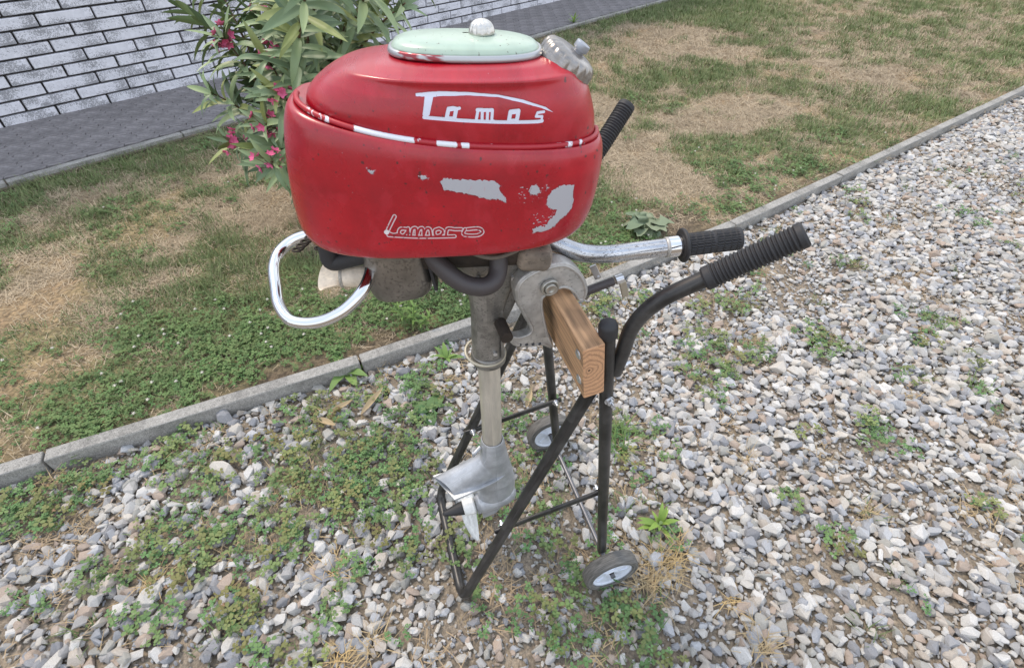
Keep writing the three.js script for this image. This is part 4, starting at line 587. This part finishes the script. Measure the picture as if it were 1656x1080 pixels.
// ------------------------------------------------------------------ oleander
function leafGeo(L, W, bend, fold = .35, N = 7, wav = 0) { const g = gridGeo(4, N, (i, j) => { const t = j / N, s = (i - 2) / 2, w = W / 2 * Math.pow(Math.sin(Math.PI * clamp(.04 + .955 * Math.pow(t, .85), 0, 1)), .8), a = bend * t; const r = bend ? L / bend : 0, x = bend ? Math.sin(a) * r : L * t, y = bend ? -(1 - Math.cos(a)) * r : 0; return [x, y + Math.abs(s) * w * fold + wav * Math.sin(t * 14 + s) * w, s * w]; }); return g; }
{
  const root = V3(-1.0, LAWN_Y, -2.45), g = thing('oleander_shrub', 'leafy oleander shrub with pink flowers behind the red motor', 'shrub', null, new THREE.Matrix4().makeTranslation(root.x, root.y, root.z));
  const r = rng(515), at = (u, v, d) => { const q = ray(u, v), k = d / (q.y * -sp + -q.z * cp); return V3(0, CAM_H, 0).addScaledVector(q, k).sub(root); };
  const tips = [[500, -30, 1.45], [545, -90, 1.6], [610, -40, 1.75], [655, 5, 1.9], [470, -80, 1.8], [445, 0, 1.9], [432, 95, 1.95, 1], [450, 150, 1.9, 1], [437, 262, 2.0, 1], [428, 200, 2.05, 1], [560, 30, 2.0], [600, 0, 2.2], [490, 60, 2.1], [640, -70, 2.2], [395, -20, 2.1], [360, 60, 2.1, 1], [340, 150, 2.15], [375, 230, 2.2, 1], [310, 20, 2.3], [520, 110, 2.2], [680, -60, 2.4], [420, 30, 2.3, 1], [470, 190, 2.2], [585, -110, 1.9], [330, -60, 2.2], [400, 120, 2.3], [445, 235, 2.1], [480, 130, 1.9]];
  const stemMat = new THREE.MeshStandardMaterial({ color: rgb(.12, .075, .045), roughness: .8 });
  const greens = [[.15, .215, .105], [.19, .26, .125], [.115, .17, .085], [.24, .31, .145], [.22, .26, .08]].map((c) => new THREE.MeshPhysicalMaterial({ color: rgb(...c), roughness: .5, side: THREE.DoubleSide, transmission: 0, sheen: .15 }));
  const lv = [...Array(8)].map((_, k) => leafGeo(1, .15 + .05 * r(), [.1, .35, .6, .9, 1.3, 1.7, .5, 1.1][k], .3));
  const leaves = [], pinkList = [];
  for (const [u, v, d, fl] of tips) {
    const e = at(u, v, d), b = V3((r() - .5) * .22, 0, (r() - .5) * .22), m = b.clone().lerp(e, .5).add(V3((b.x - e.x) * .22, Math.abs(e.y) * .16 + .05, (b.z - e.z) * .22));
    const pts = new THREE.QuadraticBezierCurve3(b, m, e).getPoints(26), L = e.distanceTo(b);
    part('stem', sweep(pts, (t) => .0095 * (1 - .75 * t) * (.8 + .3 * L), 8), stemMat, g);
    const nodes = Math.round(8 + L * 7);
    for (let k = 0; k < nodes; k++) {
      const t = .3 + .7 * Math.pow((k + .5 + .4 * (r() - .5)) / nodes, .8), i = Math.min(24, Math.floor(t * 26)), p = pts[i].clone().lerp(pts[i + 1], t * 26 - i), dir = pts[i + 1].clone().sub(pts[i]).normalize(), ph = r() * 6.28;
      const nl = t > .92 ? 5 : 3;
      for (let q = 0; q < nl; q++) { const a = ph + q * 6.28 / nl; let side = V3(Math.cos(a), 0, Math.sin(a)); side.addScaledVector(dir, -side.dot(dir)).normalize(); const out = side.clone().multiplyScalar(.85).addScaledVector(dir, t > .92 ? 1.1 : .55).normalize(); leaves.push({ p, out, up: dir.clone().addScaledVector(out, -dir.dot(out)).normalize(), s: (.13 + .08 * r()) * (t > .92 ? .75 : 1), v: Math.floor(r() * 8), c: Math.floor(Math.pow(r(), 1.3) * 5) }); }
    }
    if (fl) pinkList.push([e, r()]);
  }
  const MX = (o) => { const z = o.out.clone().cross(o.up).normalize(); return new THREE.Matrix4().makeBasis(o.out, o.up, z).scale(V3(o.s, o.s, o.s)).setPosition(o.p); };
  for (const o of leaves) { const w = o.p.clone().add(root), d = depthOf(w), u = 828 + FPX * w.x / d, v = 540 - FPX * ((w.y - CAM_H) * cp - w.z * sp) / d; const hidden = u > 500 && v > 130; o.big = d > .3 && u > 0 && v > -40 && !hidden ? o.s / d : 0; }
  leaves.sort((a, b) => b.big - a.big);
  const rest = greens.map(() => []);
  leaves.forEach((o, n) => { if (n < 300) { const m = part('leaf', lv[o.v], greens[o.c], g); m.applyMatrix4(MX(o)); } else rest[o.c].push(lv[o.v].clone().applyMatrix4(MX(o))); });
  const all = [], cols = []; greens.forEach((m, k) => rest[k].forEach((q) => all.push(tint(q, () => [m.color.r, m.color.g, m.color.b]))));
  if (all.length) part('more_leaves', mergeGeometries(all), new THREE.MeshPhysicalMaterial({ vertexColors: true, roughness: .5, side: THREE.DoubleSide }), g).userData.kind = 'stuff';
  const petal = gridGeo(4, 5, (i, j) => { const t = j / 5, s = (i - 2) / 2, w = .0085 * Math.sin(Math.PI * Math.min(.93, .12 + .85 * t)); return [.019 * t, .006 * t * t + .004 * Math.abs(s) * t, s * w]; });
  for (const [e, k] of pinkList) {
    const rr = rng(900 + Math.floor(k * 999)), fm = new THREE.MeshPhysicalMaterial({ vertexColors: true, roughness: .75, side: THREE.DoubleSide }), cs = [...Array(10)].map(() => V3(rr() - .5, rr() - .35, rr() - .5).multiplyScalar(.085));
    const m = part('flower_cluster', plain(cs.map((c) => rod(V3(0, -.02, 0), c, .0012, 5))), stemMat, g);
    for (const c of cs) { const gs = []; for (let q = 0; q < 5; q++) { const p = petal.clone(); p.rotateY(q * 1.2566 + rr() * .3); p.rotateX((rr() - .5) * .4); gs.push(p); } const f = part('flower', tint(mergeGeometries(gs), (x, y, z) => { const q = fbm(x * 90 + c.x * 50, y * 90 + z * 70, 41, 2); return [.5 + .25 * q, .07 + .1 * q, .17 + .15 * q]; }), fm, m); f.applyMatrix4(axisTo(c, c.clone().normalize())); }
    m.position.copy(e);
  }
}

// ------------------------------------------------------------------ weeds, dry tufts and fallen bits on the ground
{
  const gm = (c, o = {}) => new THREE.MeshPhysicalMaterial({ color: rgb(...c), roughness: .65, side: THREE.DoubleSide, ...o });
  function rosette(name, label, category, group, [u, v, y], n, len, wid, lift, mats, seed, bend = .8, wav = 0) {
    const p = onGround(u, v, y), g = thing(name, label, category, group, new THREE.Matrix4().makeTranslation(p.x, y - .004, p.z)), r = rng(seed);
    for (let k = 0; k < n; k++) { const l = len * (.6 + .55 * r()), q = leafGeo(l, wid * l, bend * (.6 + .8 * r()), .25, 8, wav); const m = part('leaf', q, mats[k % mats.length], g); m.rotation.set(0, k * 2.399 + r() * .6, lift * (.5 + r()), 'YXZ'); m.position.y = .004 + .004 * k / n; }
    return g;
  }
  const dusty = [gm([.16, .2, .12]), gm([.13, .175, .1]), gm([.19, .225, .14])], fresh = [gm([.14, .23, .05]), gm([.11, .19, .045])], deep = [gm([.06, .13, .04]), gm([.08, .15, .045])], light = [gm([.2, .31, .05]), gm([.16, .26, .045])];
  const LY = LAWN_Y;
  rosette('broadleaf_weed', 'large dusty broad leaved weed on the lawn behind the chrome handlebar', 'weed', null, [1042, 372, LY], 20, .15, .55, .75, dusty, 5, 1.3, .5);
  rosette('dandelion', 'dandelion rosette on the gravel against the kerb face', 'weed', null, [560, 604, 0], 8, .10, .3, .55, fresh, 6, .8, .12);
  rosette('plantain_weed', 'broad leaved plantain on the gravel left of the shaft tube', 'weed', null, [694, 664, 0], 5, .085, .62, .4, deep, 7, .7);
  rosette('light_green_weed', 'light green weed in the gravel above the front trolley wheel', 'weed', null, [1066, 850, 0], 14, .075, .22, .9, light, 8, .9);
  rosette('kerb_weed', 'small leafy weed against the kerb by the shaft tube', 'weed', null, [722, 580, 0], 8, .07, .3, .7, fresh, 9, .8);
  rosette('path_weed', 'green weed growing at the edging of the paved path', 'weed', null, [928, 37, .05], 12, .12, .2, 1.1, light, 10, .7);
  // upright leafy weed at the kerb on the lawn
  { const p = onGround(668, 528, LY), g = thing('leafy_weed', 'upright bright green leafy weed on the lawn beside the kerb', 'weed', null, new THREE.Matrix4().makeTranslation(p.x, LY - .003, p.z)), r = rng(61);
    for (const [dx, dz, h] of [[.01, .0, .11], [-.05, -.02, .13], [.05, .015, .08], [-.015, -.05, .12]]) { const e = V3(dx * 1.6, h, dz * 1.6); part('stem', sweep([V3(dx * .3, 0, dz * .3), e.clone().lerp(V3(dx * .3, 0, dz * .3), .45), e], .002, 6), fresh[1], g); for (let k = 0; k < 15; k++) { const t = .25 + .75 * k / 14, m = part('leaf', leafGeo(.042 * (1.1 - .5 * t) + .012 * r(), .009, .5, .3, 5), fresh[k % 2], g); m.position.set(mix(dx * .3, e.x, t), h * t, mix(dz * .3, e.z, t)); m.rotation.set(0, k * 2.4, .35 + .5 * t, 'YXZ'); } } }
  { const p = onGround(1000, 712, 0), g = thing('grassy_weed', 'bushy green grass tuft in the gravel right of the front trolley post', 'weed', null, new THREE.Matrix4().makeTranslation(p.x, -.004, p.z)); part('blades', tuft(71, 60, .05, .05, .11, .4, 1.3, .004), fresh[1], g); }
  // dry tufts
  const dryMat = gm([.5, .36, .17], { roughness: .8 }), dryMat2 = gm([.42, .32, .18], { roughness: .8 });
  const dt = (u, v, n, s, label, seed, grp = 'dry straw tufts in the gravel') => { const p = onGround(u, v, 0), g = thing('dry_grass_tuft', label, 'dry grass', grp, new THREE.Matrix4().makeTranslation(p.x, -.004, p.z)); part('blades', tuft(seed, n, .03 * s, .03 * s, .085 * s, .12, 1.2, .0021), seed % 2 ? dryMat : dryMat2, g); };
  const plainL = 'dry straw coloured grass tuft standing alone in the gravel';
  dt(536, 928, 55, 1, plainL, 81); dt(600, 1045, 50, 1, plainL, 82); dt(548, 1062, 45, .9, plainL, 83); dt(1212, 745, 40, .9, plainL, 84); dt(1225, 1040, 60, 1.1, plainL, 86); dt(1190, 975, 30, .8, plainL, 87); dt(1400, 830, 40, 1, plainL, 88); dt(240, 950, 40, 1, plainL, 89);
  for (const [u, v, sd] of [[1075, 915, 91], [1050, 945, 92], [1095, 890, 93], [1060, 900, 94]]) dt(u, v, 55, 1.1, 'flattened dry straw beside the front trolley wheel', sd, 'flattened straw by the wheel');
  // curled dry leaves
  for (const [u, v, a, L, label] of [[603, 650, 1.0, .12, 'long curled dry leaf lying across the gravel below the kerb'], [552, 660, .5, .10, 'short dry leaf on the gravel near the clover'], [530, 685, -.5, .1, 'thin dry leaf at the edge of the clover patch'], [855, 645, 1.3, .07, 'small dry leaf on the gravel under the far cross strut']]) {
    const p = onGround(u, v, .018), g = thing('dry_leaf', label, 'dry leaf', 'dry leaves on the gravel', new THREE.Matrix4().makeRotationY(a).setPosition(p.x, .012, p.z)); part('blade', leafGeo(L, .022, -.6, 1.3, 9).translate(-L / 2, 0, 0).rotateX(.1), gm([.42, .33, .2], { roughness: .8 }), g);
  }
}
renderer.render(scene, camera);
